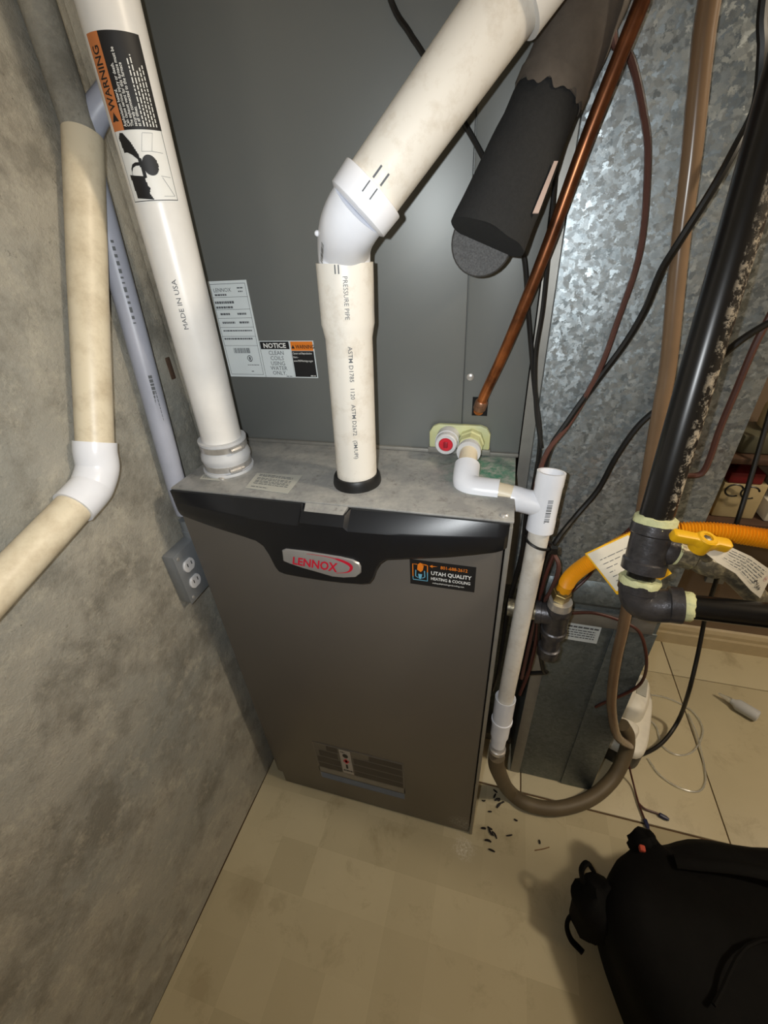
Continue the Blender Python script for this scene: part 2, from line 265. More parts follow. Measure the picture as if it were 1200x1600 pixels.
def vinyl(name, squares=True):
    t = NT(name)
    base = t.mix(t.noise(6, 5, 0.6), S2L((186, 175, 144)), S2L((204, 193, 162)))
    if squares:
        sn = t.vmath('SNAP', t.vmath('ADD', t.geo(), (0.035, 0.02, 0.013)).outputs[0], (0.098, 0.098, 0.9)).outputs[0]
        wn = t.n.new('ShaderNodeTexWhiteNoise'); wn.noise_dimensions = '3D'; t.link(sn, wn.inputs['Vector'])
        base = t.mix(t.math('MULTIPLY', wn.outputs['Value'], 0.45), base, S2L((160, 148, 118)))
    st = t.ramp(t.noise(9, 7, 0.7, dist=0.4), [(0.56, (0, 0, 0)), (0.74, (1, 1, 1))])
    base = t.mix(t.math('MULTIPLY', st, 0.45), base, S2L((124, 106, 74)))
    if squares:
        for c, r in (((0.035, -0.235, 0), 0.05), ((0.11, -0.24, 0), 0.022), ((0.02, -0.40, 0), 0.03), ((0.545, 0.01, 0), 0.02)):
            base = t.mix(t.math('MULTIPLY', t.sphere_mask(c, r * 0.4, r * 1.1, 0.06), 0.22), base, S2L((122, 102, 70)))
        base = t.mix(t.math('MULTIPLY', t.sphere_mask((0.508, -0.033, 0), 0.008, 0.03, 0.03), t.ramp(t.noise(200, 5, 0.8), [(0.45, (0, 0, 0)), (0.6, (1, 1, 1))])), base, S2L((225, 220, 205)))
    t.set(base, t.math('ADD', 0.28, t.math('MULTIPLY', t.noise(15, 5), 0.3)), 0.0, 0.45)
    t.bump(t.noise(22, 5, 0.6), 0.12, 0.004); return t.m
def flaked_pipe():
    t = NT('flaking_black_pipe')
    # lacquer worn off in flakes along the side that faces right
    g = t.n.new('ShaderNodeNewGeometry'); d = t.vmath('DOT_PRODUCT', g.outputs['Normal'], (0.93, -0.36, 0.0)).outputs['Value']
    side = t.ramp(d, [(0.42, (0, 0, 0)), (0.75, (1, 1, 1))])
    fl = t.ramp(t.noise(95, 6, 0.75), [(0.5, (0, 0, 0)), (0.58, (1, 1, 1))])
    k = t.math('MULTIPLY', side, fl)
    t.set(t.mix(k, t.mix(t.noise(40), S2L((14, 14, 15)), S2L((30, 29, 28))), S2L((168, 158, 140))), t.math('ADD', 0.3, t.math('MULTIPLY', k, 0.5)))
    t.bump(t.math('MULTIPLY', k, t.noise(180)), 0.6, 0.002); return t.m
M['coil'] = coil_paint(); M['door'] = door_paint(); M['top'] = top_metal()
M['galv'] = galv('spangled_galvanised_steel', (122, 131, 135), (186, 194, 197), 190, 0.42, 0.68, 0.24, 0.5)
M['galv_dull'] = galv('dull_galvanised_steel', (98, 107, 110), (128, 137, 140), 180, 0.45, 0.6, 0.10, 0.25)
M['galv_strip'] = plain('plain_zinc_strip', (150, 148, 142), 0.45, 0.5, var=0.08)
M['concrete'] = concrete(); M['vinyl'] = vinyl('checked_sheet_vinyl'); M['tile'] = vinyl('plain_vinyl_tile', False)
M['grout'] = plain('dark_joint', (84, 62, 40), 0.9, var=0.2)
M['pipe_flaked'] = flaked_pipe()

# ------------------------------------------------------------------ mesh builder
PRINT = ('label_print', 'card_print', 'tag_print', 'label_marks', 'pipe_lettering', 'label_lettering', 'label_pictogram', 'label_picture', 'label_panel', 'marker_ticks', 'bar_code', 'handwriting', 'sticker_lettering', 'sticker_emblem', 'badge_lettering')
class MB:
    def __init__(s): s.v = []; s.f = []
    def add(s, vs, fs):
        k = len(s.v); s.v += [Vector(p) for p in vs]; s.f += [tuple(i + k for i in f) for f in fs]; return s
    def box(s, x0, x1, y0, y1, z0, z1):
        vs = [(x, y, z) for x in (x0, x1) for y in (y0, y1) for z in (z0, z1)]
        return s.add(vs, [(0, 1, 3, 2), (4, 6, 7, 5), (0, 4, 5, 1), (2, 3, 7, 6), (0, 2, 6, 4), (1, 5, 7, 3)])
    def prism(s, poly, off):
        n = len(poly); off = Vector(off); p = [Vector(q) for q in poly]
        return s.add(p + [q + off for q in p], [tuple(range(n - 1, -1, -1)), tuple(range(n, 2 * n))] + [(i, (i + 1) % n, (i + 1) % n + n, i + n) for i in range(n)])
    def rings(s, rs, cap=True, close=False):
        n = len(rs[0]); vs = [p for r in rs for p in r]; fs = []
        for a in range(len(rs) - (0 if close else 1)):
            b = (a + 1) % len(rs)
            fs += [(a * n + i, a * n + (i + 1) % n, b * n + (i + 1) % n, b * n + i) for i in range(n)]
        if cap and not close: fs += [tuple(range(n - 1, -1, -1)), tuple(range((len(rs) - 1) * n, len(rs) * n))]
        return s.add(vs, fs)
    def tube(s, pts, r, n=12, res=6, cap=True, flat=None, raw=False):
        P = [Vector(p) for p in pts] if raw else smooth(pts, res)
        R = r if callable(r) else (lambda u: r)
        rs = []; L = sum((P[i + 1] - P[i]).length for i in range(len(P) - 1)); acc = 0
        T0 = (P[1] - P[0]).normalized(); A = T0.orthogonal().normalized()
        if flat: A = Vector(flat[0]) - T0 * T0.dot(Vector(flat[0])); A.normalize()
        for i, p in enumerate(P):
            if i: acc += (P[i] - P[i - 1]).length
            T = ((P[min(i + 1, len(P) - 1)] - P[i]).normalized() + (P[i] - P[max(i - 1, 0)]).normalized()).normalized()
            A = (A - T * T.dot(A)).normalized(); B = T.cross(A); rr = R(acc / L)
            k = flat[1] if flat else 1.0
            rs.append([p + A * (rr * math.cos(2 * math.pi * j / n)) + B * (rr * k * math.sin(2 * math.pi * j / n)) for j in range(n)])
        return s.rings(rs, cap)
    def lathe(s, p0, axis, prof, n=24, cap=True):
        p0 = Vector(p0); T = Vector(axis).normalized(); A = T.orthogonal().normalized(); B = T.cross(A)
        rs = [[p0 + T * d + A * (r * math.cos(2 * math.pi * j / n)) + B * (r * math.sin(2 * math.pi * j / n)) for j in range(n)] for d, r in prof]
        return s.rings(rs, cap)
    def build(s, name, mat, parent=None, sharp=35, bevel=0.0, smooth_=True):
        o0 = root_loc(parent)
        me = bpy.data.meshes.new(name)
        me.from_pydata([tuple(p - o0) for p in s.v], [], s.f)
        bm = bmesh.new(); bm.from_mesh(me)
        bmesh.ops.recalc_face_normals(bm, faces=bm.faces)
        if bevel:
            es = [e for e in bm.edges if len(e.link_faces) == 2 and e.calc_face_angle(0) > 0.6]
            bmesh.ops.bevel(bm, geom=es, offset=bevel, segments=2, profile=0.5, affect='EDGES', clamp_overlap=True)
        for f in bm.faces: f.smooth = smooth_
        bm.to_mesh(me); bm.free()
        if smooth_: me.set_sharp_from_angle(angle=math.radians(sharp))
        me.materials.append(M[mat] if isinstance(mat, str) else mat)
        o = bpy.data.objects.new(name, me); COL.objects.link(o)
        if parent: o.parent = parent
        if name in PRINT: o['kind'] = 'stuff'     # print and marks too small to pick apart
        return o
def rough_up(mb, d):
    for p in mb.v: p += Vector((random.uniform(-d, d), random.uniform(-d, d), random.uniform(-d, d)))
    return mb
def root_loc(p):
    v = Vector((0, 0, 0))
    while p: v += Vector(p.location); p = p.parent
    return v
def smooth(pts, res=6):
    P = [Vector(p) for p in pts]
    if len(P) < 3: return P
    Q = [P[0] * 2 - P[1]] + P + [P[-1] * 2 - P[-2]]; out = []
    for i in range(1, len(Q) - 2):
        a, b, c, d = Q[i - 1:i + 3]
        for k in range(res):
            t = k / res
            out.append(0.5 * ((2 * b) + (c - a) * t + (2 * a - 5 * b + 4 * c - d) * t * t + (3 * b - a - 3 * c + d) * t ** 3))
    out.append(P[-1]); return out
def thing(name, label, cat, loc=(0, 0, 0), group=None):
    o = bpy.data.objects.new(name, None); o.empty_display_size = 0.02; COL.objects.link(o); o.location = loc
    o['label'] = label; o['category'] = cat
    if group: o['group'] = group
    return o
def tag(o, label, cat, group=None):
    o['label'] = label; o['category'] = cat
    if group: o['group'] = group
    return o
def struct(o): o['kind'] = 'structure'; return o

# flat print: lettering and marks laid on a surface by a map (u, v) -> point
def plane_map(o, U, V, off=0.0006):
    o = Vector(o); U = Vector(U).normalized(); V = Vector(V).normalized(); N = U.cross(V)
    return lambda u, v: o + U * u + V * v + N * off
def text_mesh(s, size, align='LEFT', bold=0.0):
    cu = bpy.data.curves.new('lettering', 'FONT'); cu.body = s; cu.size = size; cu.align_x = align
    cu.offset = bold * size; cu.resolution_u = 2
    ob = bpy.data.objects.new('lettering', cu); COL.objects.link(ob)
    dg = bpy.context.evaluated_depsgraph_get(); me = bpy.data.meshes.new_from_object(ob.evaluated_get(dg))
    vs = [tuple(v.co) for v in me.vertices]; fs = [tuple(p.vertices) for p in me.polygons]
    bpy.data.objects.remove(ob); bpy.data.curves.remove(cu); bpy.data.meshes.remove(me)
    return vs, fs
def write(mb, fmap, s, u, v, size, align='LEFT', bold=0.0, rot=0.0, sx=1.0):
    vs, fs = text_mesh(s, size, align, bold); c, k = math.cos(rot), math.sin(rot)
    mb.add([fmap(u + (x * sx) * c - y * k, v + (x * sx) * k + y * c) for x, y, z in vs], fs); return mb
def rect(mb, fmap, u0, v0, u1, v1, nu=1, nv=1):
    vs = [fmap(u0 + (u1 - u0) * i / nu, v0 + (v1 - v0) * j / nv) for j in range(nv + 1) for i in range(nu + 1)]
    fs = [(j * (nu + 1) + i, j * (nu + 1) + i + 1, (j + 1) * (nu + 1) + i + 1, (j + 1) * (nu + 1) + i) for j in range(nv) for i in range(nu)]
    mb.add(vs, fs); return mb
def frame(mb, fmap, u0, v0, u1, v1, t, n=1):
    rect(mb, fmap, u0, v0, u1, v0 + t, n); rect(mb, fmap, u0, v1 - t, u1, v1, n)
    rect(mb, fmap, u0, v0, u0 + t, v1, 1, n); rect(mb, fmap, u1 - t, v0, u1, v1, 1, n); return mb
def poly(mb, fmap, pts): mb.add([fmap(*p) for p in pts], [tuple(range(len(pts)))]); return mb
def dashes(mb, fmap, u0, u1, v, h, wmin=0.002, wmax=0.006, gap=0.0012, vert=False):
    """one line of print too small to read, as word-long strokes"""
    u = u0
    while u < u1:
        e = min(u1, u + random.uniform(wmin, wmax))
        if vert: rect(mb, fmap, v, u, v + h, e)
        else: rect(mb, fmap, u, v, e, v + h)
        u = e + gap
    return mb
def bars(mb, fmap, u0, u1, v0, v1, unit=0.0006, vert=False):
    u = u0
    while u < u1:
        e = u + random.choice((1, 1, 2)) * unit
        if vert: rect(mb, fmap, v0, u, v1, e)
        else: rect(mb, fmap, u, v0, e, v1)
        u = e + random.choice((1, 1, 2)) * unit
    return mb
def fill(mb, fmap, pts, du):
    """a filled outline laid on a curved surface in strips narrow along u"""
    n = len(pts); u = min(p[0] for p in pts); u1 = max(p[0] for p in pts)
    def cuts(x):
        c = []
        for i in range(n):
            a, b = pts[i], pts[(i + 1) % n]
            if (a[0] <= x) != (b[0] <= x): c.append(a[1] + (b[1] - a[1]) * (x - a[0]) / (b[0] - a[0]))
        return sorted(c)
    while u < u1:
        c = cuts(u + du / 2)
        for a, b in zip(c[::2], c[1::2]): rect(mb, fmap, u, a, min(u1, u + du), b)
        u += du
    return mb
def ellipse(u, v, a, b, n=20, rot=0.0):
    return [(u + a * math.cos(t) * math.cos(rot) - b * math.sin(t) * math.sin(rot), v + a * math.cos(t) * math.sin(rot) + b * math.sin(t) * math.cos(rot)) for t in [2 * math.pi * k / n for k in range(n)]]
def stroke(mb, fmap, pts, w):
    P = [Vector((p[0], p[1])) for p in pts]; L = []; R_ = []
    for i, p in enumerate(P):
        t = (P[min(i + 1, len(P) - 1)] - P[max(i - 1, 0)]).normalized(); nrm = Vector((-t.y, t.x)); ww = w[i] if isinstance(w, (list, tuple)) else w
        L.append(p + nrm * ww / 2); R_.append(p - nrm * ww / 2)
    vs = [fmap(*q) for q in L + R_]; n = len(P)
    mb.add(vs, [(i, i + 1, n + i + 1, n + i) for i in range(n - 1)]); return mb
X, Y, Z = Vector((1, 0, 0)), Vector((0, 1, 0)), Vector((0, 0, 1))

# ================================================================== SETTING
struct(MB().box(-0.30, 3.0, -2.6, 0.95, -0.10, -0.004).build('floor', 'grout', smooth_=False))
floor = bpy.data.objects['floor']
# the sheet vinyl in front of the furnace, then loose-laid tiles to its right
MB().box(-0.049, 3.0, -2.6, 0.124, -0.02, 0.0).build('vinyl_sheet', 'vinyl', floor, bevel=0.002)
tx = [-0.049, 0.16, 0.640, 1.118, 1.595, 2.07, 2.55, 3.0]; ty = [0.127, 0.604, 0.762]
for i in range(len(tx) - 1):
    for j in range(len(ty) - 1):
        MB().box(tx[i] + 0.0015, tx[i + 1] - 0.0015, ty[j] + 0.0015, ty[j + 1] - 0.0015, -0.02, -0.0005 * ((i + j) % 2)).build('tile', 'tile', floor, bevel=0.0012)
def wall_left():
    b = MB(); n = 70; k = 60; vs = []
    from mathutils import noise as nz
    for i in range(n + 1):
        for j in range(k + 1):
            y = -2.6 + 3.5 * (i / n) ** 0.5 if False else -2.6 + 3.5 * i / n; z = 2.4 * j / k
            vs.append((-0.0505 + 0.004 * nz.noise((y * 3, z * 3, 0.3)), y, z))
    b.add(vs, [(i * (k + 1) + j, (i + 1) * (k + 1) + j, (i + 1) * (k + 1) + j + 1, i * (k + 1) + j + 1) for i in range(n) for j in range(k)])
    b.box(-0.30, -0.056, -2.6, 0.9, 0.0, 2.4)
    return struct(b.build('wall_left', 'concrete', sharp=60))
wall = wall_left()
struct(MB().box(-0.30, 3.0, 0.762, 0.90, 0.0, 2.4).build('wall_back', 'backwall', smooth_=False))
struct(MB().box(2.9, 3.0, -2.6, 0.90, 0.0, 2.4).build('wall_right', 'plaster', smooth_=False))
struct(MB().box(-0.30, 3.0, -2.7, -2.6, 0.0, 2.4).build('wall_front', 'plaster', smooth_=False))
struct(MB().box(-0.30, 3.0, -2.7, 0.95, 2.4, 2.5).build('ceiling', 'plaster', smooth_=False))
bb = MB(); prof = [(0.744, 0.0), (0.744, 0.045), (0.748, 0.052), (0.748, 0.066), (0.754, 0.078), (0.762, 0.082), (0.762, 0.0)]
bb.prism([(0.82, y, z) for y, z in prof], (2.08, 0, 0)); struct(bb.build('baseboard_back', 'baseboard', sharp=25))
# a low cast rib in the concrete where two form boards met, and a rusty form tie left in it
rib = MB().prism([(-0.052, 0.096, 0.88), (-0.052, 0.158, 0.88), (-0.0465, 0.142, 0.88), (-0.0465, 0.112, 0.88)], (0, 0, 1.51))
struct(rib.build('trim_1', 'concrete', sharp=50, bevel=0.003))
slot = MB().box(-0.052, -0.045, 0.126, 0.137, 1.072, 1.108)
tag(slot.build('form_tie', 'rust', bevel=0.002), 'small rusty steel tie stuck in the concrete beside the white intake pipe', 'tie')

# ================================================================== FURNACE
H = 0.9386; W = 0.5235
fur = thing('furnace', 'warm grey metal furnace cabinet with black trim band standing on the vinyl floor', 'furnace', (0.262, 0.3, 0))
MB().box(0.0, W, 0.022, 0.74, 0.0, H - 0.004).build('cabinet', 'door', fur, bevel=0.002)
tp = MB().box(-0.001, W + 0.001, 0.0, 0.742, H - 0.004, H)
tp.build('top_panel', 'top', fur, bevel=0.0012)
dp = MB().prism([(0.001, 0.0, 0.058), (0.001, 0.0, 0.925), (W - 0.008, 0.0, 0.925), (W - 0.008, 0.0, 0.004), (0.014, 0.0, 0.004), (0.014, 0.0, 0.052)], (0, 0.021, 0))
dp.build('door', 'door', fur, bevel=0.0025)
MB().box(W - 0.006, W + 0.0005, -0.002, 0.03, 0.002, 0.93).build('door_frame', 'galv_strip', fur, bevel=0.001)
def trim_band():
    low = [(0.0, 0.894), (0.03, 0.888), (0.075, 0.879), (0.12, 0.872), (0.148, 0.866), (0.160, 0.857), (0.166, 0.842), (0.172, 0.818), (0.177, 0.809), (0.186, 0.8065),
           (0.22, 0.806), (0.2505, 0.806), (0.28, 0.807), (0.315, 0.8095), (0.327, 0.813), (0.334, 0.824), (0.340, 0.842), (0.347, 0.855), (0.356, 0.863), (0.40, 0.871), (0.443, 0.878), (0.48, 0.886), (0.505, 0.892), (W - 0.004, 0.897)]
    notch = [(0.228, 0), (0.2325, 1), (0.2345, 1), (0.296, 1), (0.2985, 1), (0.304, 0)]
    xs = sorted(set([p[0] for p in low] + [p[0] for p in notch] + [0.01, 0.02, 0.05, 0.1, 0.14, 0.2, 0.36, 0.38, 0.42, 0.46, 0.515]))
    lz = lambda x: next((a[1] + (b[1] - a[1]) * (x - a[0]) / (b[0] - a[0]) for a, b in zip(low, low[1:]) if a[0] <= x <= b[0]), low[-1][1])
    cut = lambda x: 1.0 if 0.2325 <= x <= 0.2985 else 0.0
    rs = []
    for x in xs:
        u = (x - 0.26) / 0.262; d = 0.010 + 0.017 * (1 - u * u); e = min(1.0, min(x, W - 0.004 - x) / 0.008) ** 0.5; d *= 0.35 + 0.65 * e
        zb = lz(x); zm = 0.921 - 0.006 * (1 - u * u); zt = 0.9355; c = cut(x)
        if c: zt = 0.931; zm = 0.921
        rs.append([Vector((x, 0.001, zb)), Vector((x, -d * 0.78, zb + 0.001)), Vector((x, -d * 0.95, zb + 0.006)), Vector((x, -d, (zb + zm) / 2)), Vector((x, -d, zm - 0.003)), Vector((x, -d * 0.93, zm)),
                   Vector((x, -0.004 - (0.012 if c else 0), zt)), Vector((x, 0.001, zt))])
    b = MB(); b.rings(rs, True); return b
trim = trim_band().build('trim_band', 'black_plastic', fur, sharp=28)
# grey tab of the top seen through the notch of the band
MB().prism([(0.2335, -0.001, 0.9365), (0.2985, -0.001, 0.9365), (0.2955, -0.0150, 0.9310), (0.2365, -0.0150, 0.9310)], (0, 0.003, -0.004)).build('top_lip', 'top', fur)
bp = [p for p in PATHS['badge']]
cb = Vector((sum(p[0] for p in bp) / len(bp), 0, sum(p[2] for p in bp) / len(bp)))
BY = -0.0265
bd = MB()
bd.rings([[Vector((cb.x + (p[0] - cb.x) * k, y, cb.z + (p[2] - cb.z) * k)) for p in bp] for k, y in ((1.0, BY + 0.006), (1.0, BY - 0.001), (0.97, BY - 0.003), (0.6, BY - 0.0042))])
badge = bd.build('badge', 'silver', fur, sharp=40)
bmap = plane_map((0, BY - 0.0042, 0), X, Z, 0.0006)
bt = MB(); vs, fs = text_mesh('LENNOX', 0.0255, 'LEFT', 0.028)
wmax = max(v[0] for v in vs); hmax = max(v[1] for v in vs)
bt.add([bmap(0.2085 + x / wmax * 0.073 + 0.006 * (y / hmax) * 0.6, 0.8425 - 0.004 * x / wmax + y / hmax * (0.0145 + 0.003 * x / wmax)) for x, y, z in vs], fs)
stroke(bt, bmap, [(p[0], p[2]) for p in smooth(PATHS['swoosh'], 5)], [0.0008 + 0.0048 * math.sin(math.pi * min(1, k / 30)) ** 2 * (1 if k > 8 else 0.3) for k in range(31)])
bt.build('badge_lettering', 'red_print', badge)
# the installer's sticker
sk = MB().box(0.386, 0.482, -0.0008, 0.0005, 0.808, 0.8555)
sticker = sk.build('sticker', 'black_print', fur); sticker['label'] = 'black installer sticker with white and orange print'
sm = plane_map((0.386, -0.0008, 0.808), X, Z, 0.0005)
a = MB(); write(a, sm, 'UTAH QUALITY', 0.0315, 0.0235, 0.0098, bold=0.02, sx=0.84); write(a, sm, 'HEATING & COOLING', 0.0315, 0.0135, 0.0078, bold=0.015, sx=0.74)
write(a, sm, 'utahqualityheatingandcooling.com', 0.034, 0.0065, 0.0042, sx=0.82); a.build('sticker_lettering', 'white_print', sticker)
a = MB(); write(a, sm, '801-688-2612', 0.0455, 0.0365, 0.0082, bold=0.012, sx=0.84)
stroke(a, sm, [(0.0045, 0.016), (0.0045, 0.040), (0.011, 0.040)], 0.0014); stroke(a, sm, [(0.019, 0.040), (0.0265, 0.040), (0.0265, 0.027)], 0.0014)
poly(a, sm, [(0.011, 0.030), (0.012, 0.040), (0.0155, 0.0435), (0.020, 0.042), (0.026, 0.0415), (0.021, 0.039), (0.0195, 0.030), (0.0165, 0.026)])
poly(a, sm, [(0.0295, 0.0395), (0.034, 0.0425), (0.0335, 0.0405), (0.0415, 0.0405), (0.0335, 0.0385), (0.034, 0.0365)])
a.build('sticker_emblem', 'orange_print', sticker)
a = MB(); stroke(a, sm, [(0.0045, 0.016), (0.0045, 0.010), (0.0265, 0.010), (0.0265, 0.027)], 0.0014)
stroke(a, sm, [(0.009, 0.029), (0.0085, 0.017), (0.0125, 0.0145)], 0.0013); stroke(a, sm, [(0.022, 0.029), (0.0225, 0.017), (0.0185, 0.0145)], 0.0013)
poly(a, sm, [(0.0125, 0.022), (0.0185, 0.022), (0.017, 0.0125), (0.0135, 0.0125)]); a.build('sticker_emblem', 'blue_print', sticker)
# the energy-guide sheet low on the door
el = MB().box(0.135, 0.3575, -0.0008, 0.0005, 0.088, 0.258)
energy = el.build('instruction_label', 'door', fur); energy['label'] = 'dull printed picture label with a pale blue foot'
em = plane_map((0.135, -0.0008, 0.088), X, Z, 0.0004)
a = MB(); frame(a, em, 0, 0, 0.2225, 0.17, 0.0016); rect(a, em, 0.0, 0.034, 0.2225, 0.058); rect(a, em, 0.0, 0.082, 0.2225, 0.0835); rect(a, em, 0, 0.112, 0.2225, 0.1135); rect(a, em, 0, 0.142, 0.2225, 0.1435)
a.build('label_panel', plain('dull_label_grey', (128, 124, 116), 0.5), energy)
a = MB(); rect(a, em, 0.0016, 0.004, 0.221, 0.031); a.build('label_foot', plain('dull_label_blue', (104, 118, 142), 0.5), energy)
a = MB(); rect(a, em, 0.004, 0.060, 0.064, 0.080); rect(a, em, 0.098, 0.060, 0.219, 0.080); rect(a, em, 0.004, 0.0855, 0.064, 0.110); rect(a, em, 0.098, 0.0855, 0.219, 0.110); rect(a, em, 0.012, 0.116, 0.060, 0.140); rect(a, em, 0.100, 0.116, 0.219, 0.140); rect(a, em, 0.034, 0.146, 0.062, 0.166); rect(a, em, 0.140, 0.146, 0.219, 0.166)
a.build('label_picture', plain('dull_label_brown', (62, 57, 54), 0.5), energy)
em2 = plane_map((0.135, -0.0008, 0.088), X, Z, 0.0008)
a = MB(); rect(a, em2, 0.067, 0.060, 0.095, 0.167); a.build('label_strip', plain('pale_label_strip', (172, 166, 160), 0.5), energy)
em3 = plane_map((0.135, -0.0008, 0.088), X, Z, 0.0012)
a = MB(); poly(a, em3, ellipse(0.081, 0.143, 0.007, 0.009)); rect(a, em3, 0.078, 0.085, 0.083, 0.104); dashes(a, em3, 0.070, 0.094, 0.072, 0.006); dashes(a, em3, 0.070, 0.080, 0.156, 0.004); a.build('label_marks', 'black_print', energy)
a = MB(); rect(a, em3, 0.074, 0.114, 0.088, 0.124); rect(a, em3, 0.078, 0.108, 0.084, 0.130); a.build('label_marks', 'red_print', energy)
# labels lying on the top
tl = PATHS['top_label']; cu = (Vector(tl[2]) - Vector(tl[3])); cv = Vector(tl[0]) - Vector(tl[3])
a = MB().prism([Vector(p) + Z * 0.0002 for p in tl], (0, 0, 0.0006)); tlab = a.build('top_label', 'paper_grey', fur)
tm = lambda u, v: Vector(tl[3]) + cu * u + cv * v + Z * 0.0014
a = MB()
for v in (0.9, 0.82, 0.68, 0.6, 0.5, 0.42, 0.32, 0.12):
    dashes(a, tm, 0.1, 0.92 if v > 0.3 else 0.5, v, 0.03, 0.03, 0.12, 0.02)
a.build('label_print', 'grey_print', tlab)
tl2 = PATHS['top_label_small']; a = MB().prism([Vector(p) + Z * 0.0002 for p in tl2], (0, 0, 0.0006)); tlb2 = a.build('top_label', 'paper_grey', fur)
c2 = (Vector(tl2[2]) - Vector(tl2[3])); d2 = Vector(tl2[0]) - Vector(tl2[3]); tm2 = lambda u, v: Vector(tl2[3]) + c2 * u + d2 * v + Z * 0.0014
a = MB(); [dashes(a, tm2, 0.1, 0.55, v, 0.07, 0.05, 0.15, 0.03) for v in (0.25, 0.45, 0.65)]; a.build('label_print', 'grey_print', tlb2)
for x, y in ((0.512, 0.012), (0.066, 0.042)):
    MB().lathe((x, y, H), Z, [(0, 0.0055), (0.002, 0.0055), (0.0035, 0.004), (0.0038, 0.001)], 12).build('screw', 'steel', fur)
VP = [Vector(p) for p in PATHS['vent_low']]
vb = Vector((0.2905, 0.068, H))
col_ = MB().lathe(vb, Z, [(0, 0.0365), (0.003, 0.0370), (0.013, 0.0352), (0.016, 0.0335), (0.016, 0.0306), (0.0, 0.0306)], 32)
col_.build('vent_grommet', 'black_rubber', fur)

# ================================================================== EVAPORATOR COIL CABINET
CY = 0.195
coil = thing('coil_cabinet', 'charcoal metal coil cabinet standing on the furnace behind the white pipes', 'cabinet', (0.262, 0.45, H))
MB().box(-0.015, 0.528, CY + 0.004, 0.74, H + 0.0005, 1.86).build('casing', 'coil', coil, bevel=0.002)
MB().box(-0.015, 0.4335, CY - 0.0005, CY + 0.004, H + 0.006, 1.86).build('front_panel', 'coil', coil, bevel=0.0015)
MB().box(0.4345, 0.528, CY - 0.0005, CY + 0.004, H + 0.006, 1.86).build('pipe_panel', 'coil', coil, bevel=0.0015)
MB().box(-0.015, 0.528, CY - 0.006, CY + 0.003, H + 0.0005, H + 0.0065).build('bottom_flange', 'galv_strip', coil, bevel=0.001)
MB().lathe((0.4435, CY - 0.0005, 1.067), -Y, [(0, 0.0055), (0.0018, 0.0055), (0.003, 0.0035), (0.0032, 0.0008)], 12).build('screw', 'steel', coil)
MB().box(0.449, 0.473, CY - 0.0012, CY, 1.006, 1.036).build('pipe_opening', 'dark', coil)
def sheet(x0, x1, z0, z1, mat, name, parent, y=CY - 0.0005, t=0.0007):
    return MB().box(x0, x1, y - t, y, z0, z1).build(name, mat, parent, smooth_=False)
rl = sheet(0.0215, 0.0915, 1.061, 1.2105, 'paper', 'rating_label', coil)
rm = plane_map((0.0215, CY - 0.0012, 1.061), X, Z, 0.0004)
a = MB(); frame(a, rm, 0.003, 0.004, 0.067, 0.1455, 0.0006)
for v in (0.126, 0.108, 0.095, 0.081, 0.067, 0.052): rect(a, rm, 0.003, v, 0.067, v + 0.0005)
write(a, rm, 'LENNOX', 0.007, 0.134, 0.008)
for v, u0, u1, h in ((0.1285, 0.008, 0.03, 0.0025), (0.138, 0.051, 0.062, 0.0018), (0.133, 0.052, 0.06, 0.0018), (0.117, 0.005, 0.04, 0.0035), (0.110, 0.005, 0.036, 0.003), (0.100, 0.010, 0.028, 0.003), (0.100, 0.042, 0.058, 0.003), (0.087, 0.010, 0.034, 0.003), (0.087, 0.042, 0.06, 0.003), (0.075, 0.008, 0.062, 0.002), (0.062, 0.006, 0.06, 0.0026), (0.026, 0.045, 0.05, 0.001), (0.020, 0.040, 0.062, 0.001), (0.009, 0.045, 0.05, 0.0014)):
    dashes(a, rm, u0, u1, v, h, 0.002, 0.005, 0.0008)
bars(a, rm, 0.019, 0.05, 0.040, 0.0485, 0.0006)
stroke(a, rm, ellipse(0.047, 0.0315, 0.0045, 0.0045, 16) + [(0.0515, 0.0315)], 0.0012); rect(a, rm, 0.0455, 0.029, 0.0485, 0.034)
a.build('label_print', 'grey_print', rl)
nl = sheet(0.0925, 0.1475, 1.061, 1.1205, 'paper', 'notice_label', coil)
nm = plane_map((0.0925, CY - 0.0012, 1.061), X, Z, 0.0004); nm2 = plane_map((0.0925, CY - 0.0012, 1.061), X, Z, 0.0008)
a = MB(); rect(a, nm, 0.001, 0.0465, 0.054, 0.0585); a.build('notice_band', 'black_print', nl)
a = MB(); write(a, nm2, 'NOTICE', 0.0275, 0.0488, 0.0104, 'CENTER', 0.03, sx=1.1); a.build('label_lettering', 'white_print', nl)
a = MB()
for s, v in (('CLEAN', 0.0375), ('COILS', 0.029), ('USING', 0.0205), ('WATER', 0.0125), ('ONLY.', 0.0045)): write(a, nm, s, 0.028, v, 0.0092, 'CENTER')
dashes(a, nm, 0.04, 0.052, 0.0015, 0.0012); a.build('label_lettering', 'grey_print', nl)
wl = sheet(0.148, 0.1905, 1.061, 1.1205, 'paper', 'warning_label', coil)
wm = plane_map((0.148, CY - 0.0012, 1.061), X, Z, 0.0004); wm2 = plane_map((0.148, CY - 0.0012, 1.061), X, Z, 0.0008)
a = MB(); rect(a, wm, 0.0015, 0.044, 0.041, 0.0585); a.build('warning_band', 'orange_print', wl)
a = MB(); rect(a, wm, 0.0015, 0.0015, 0.041, 0.0435); a.build('warning_field', 'black_print', wl)
def tri(mb, f, u, v, s): stroke(mb, f, [(u - s / 2, v), (u, v + s * 0.9), (u + s / 2, v), (u - s / 2, v)], s * 0.2)
a = MB(); poly(a, wm2, [(0.0025, 0.0475), (0.0055, 0.0535), (0.0085, 0.0475)]); write(a, wm2, 'WARNING', 0.010, 0.0475, 0.0084, bold=0.015, sx=0.82); a.build('label_lettering', 'black_print', wl)
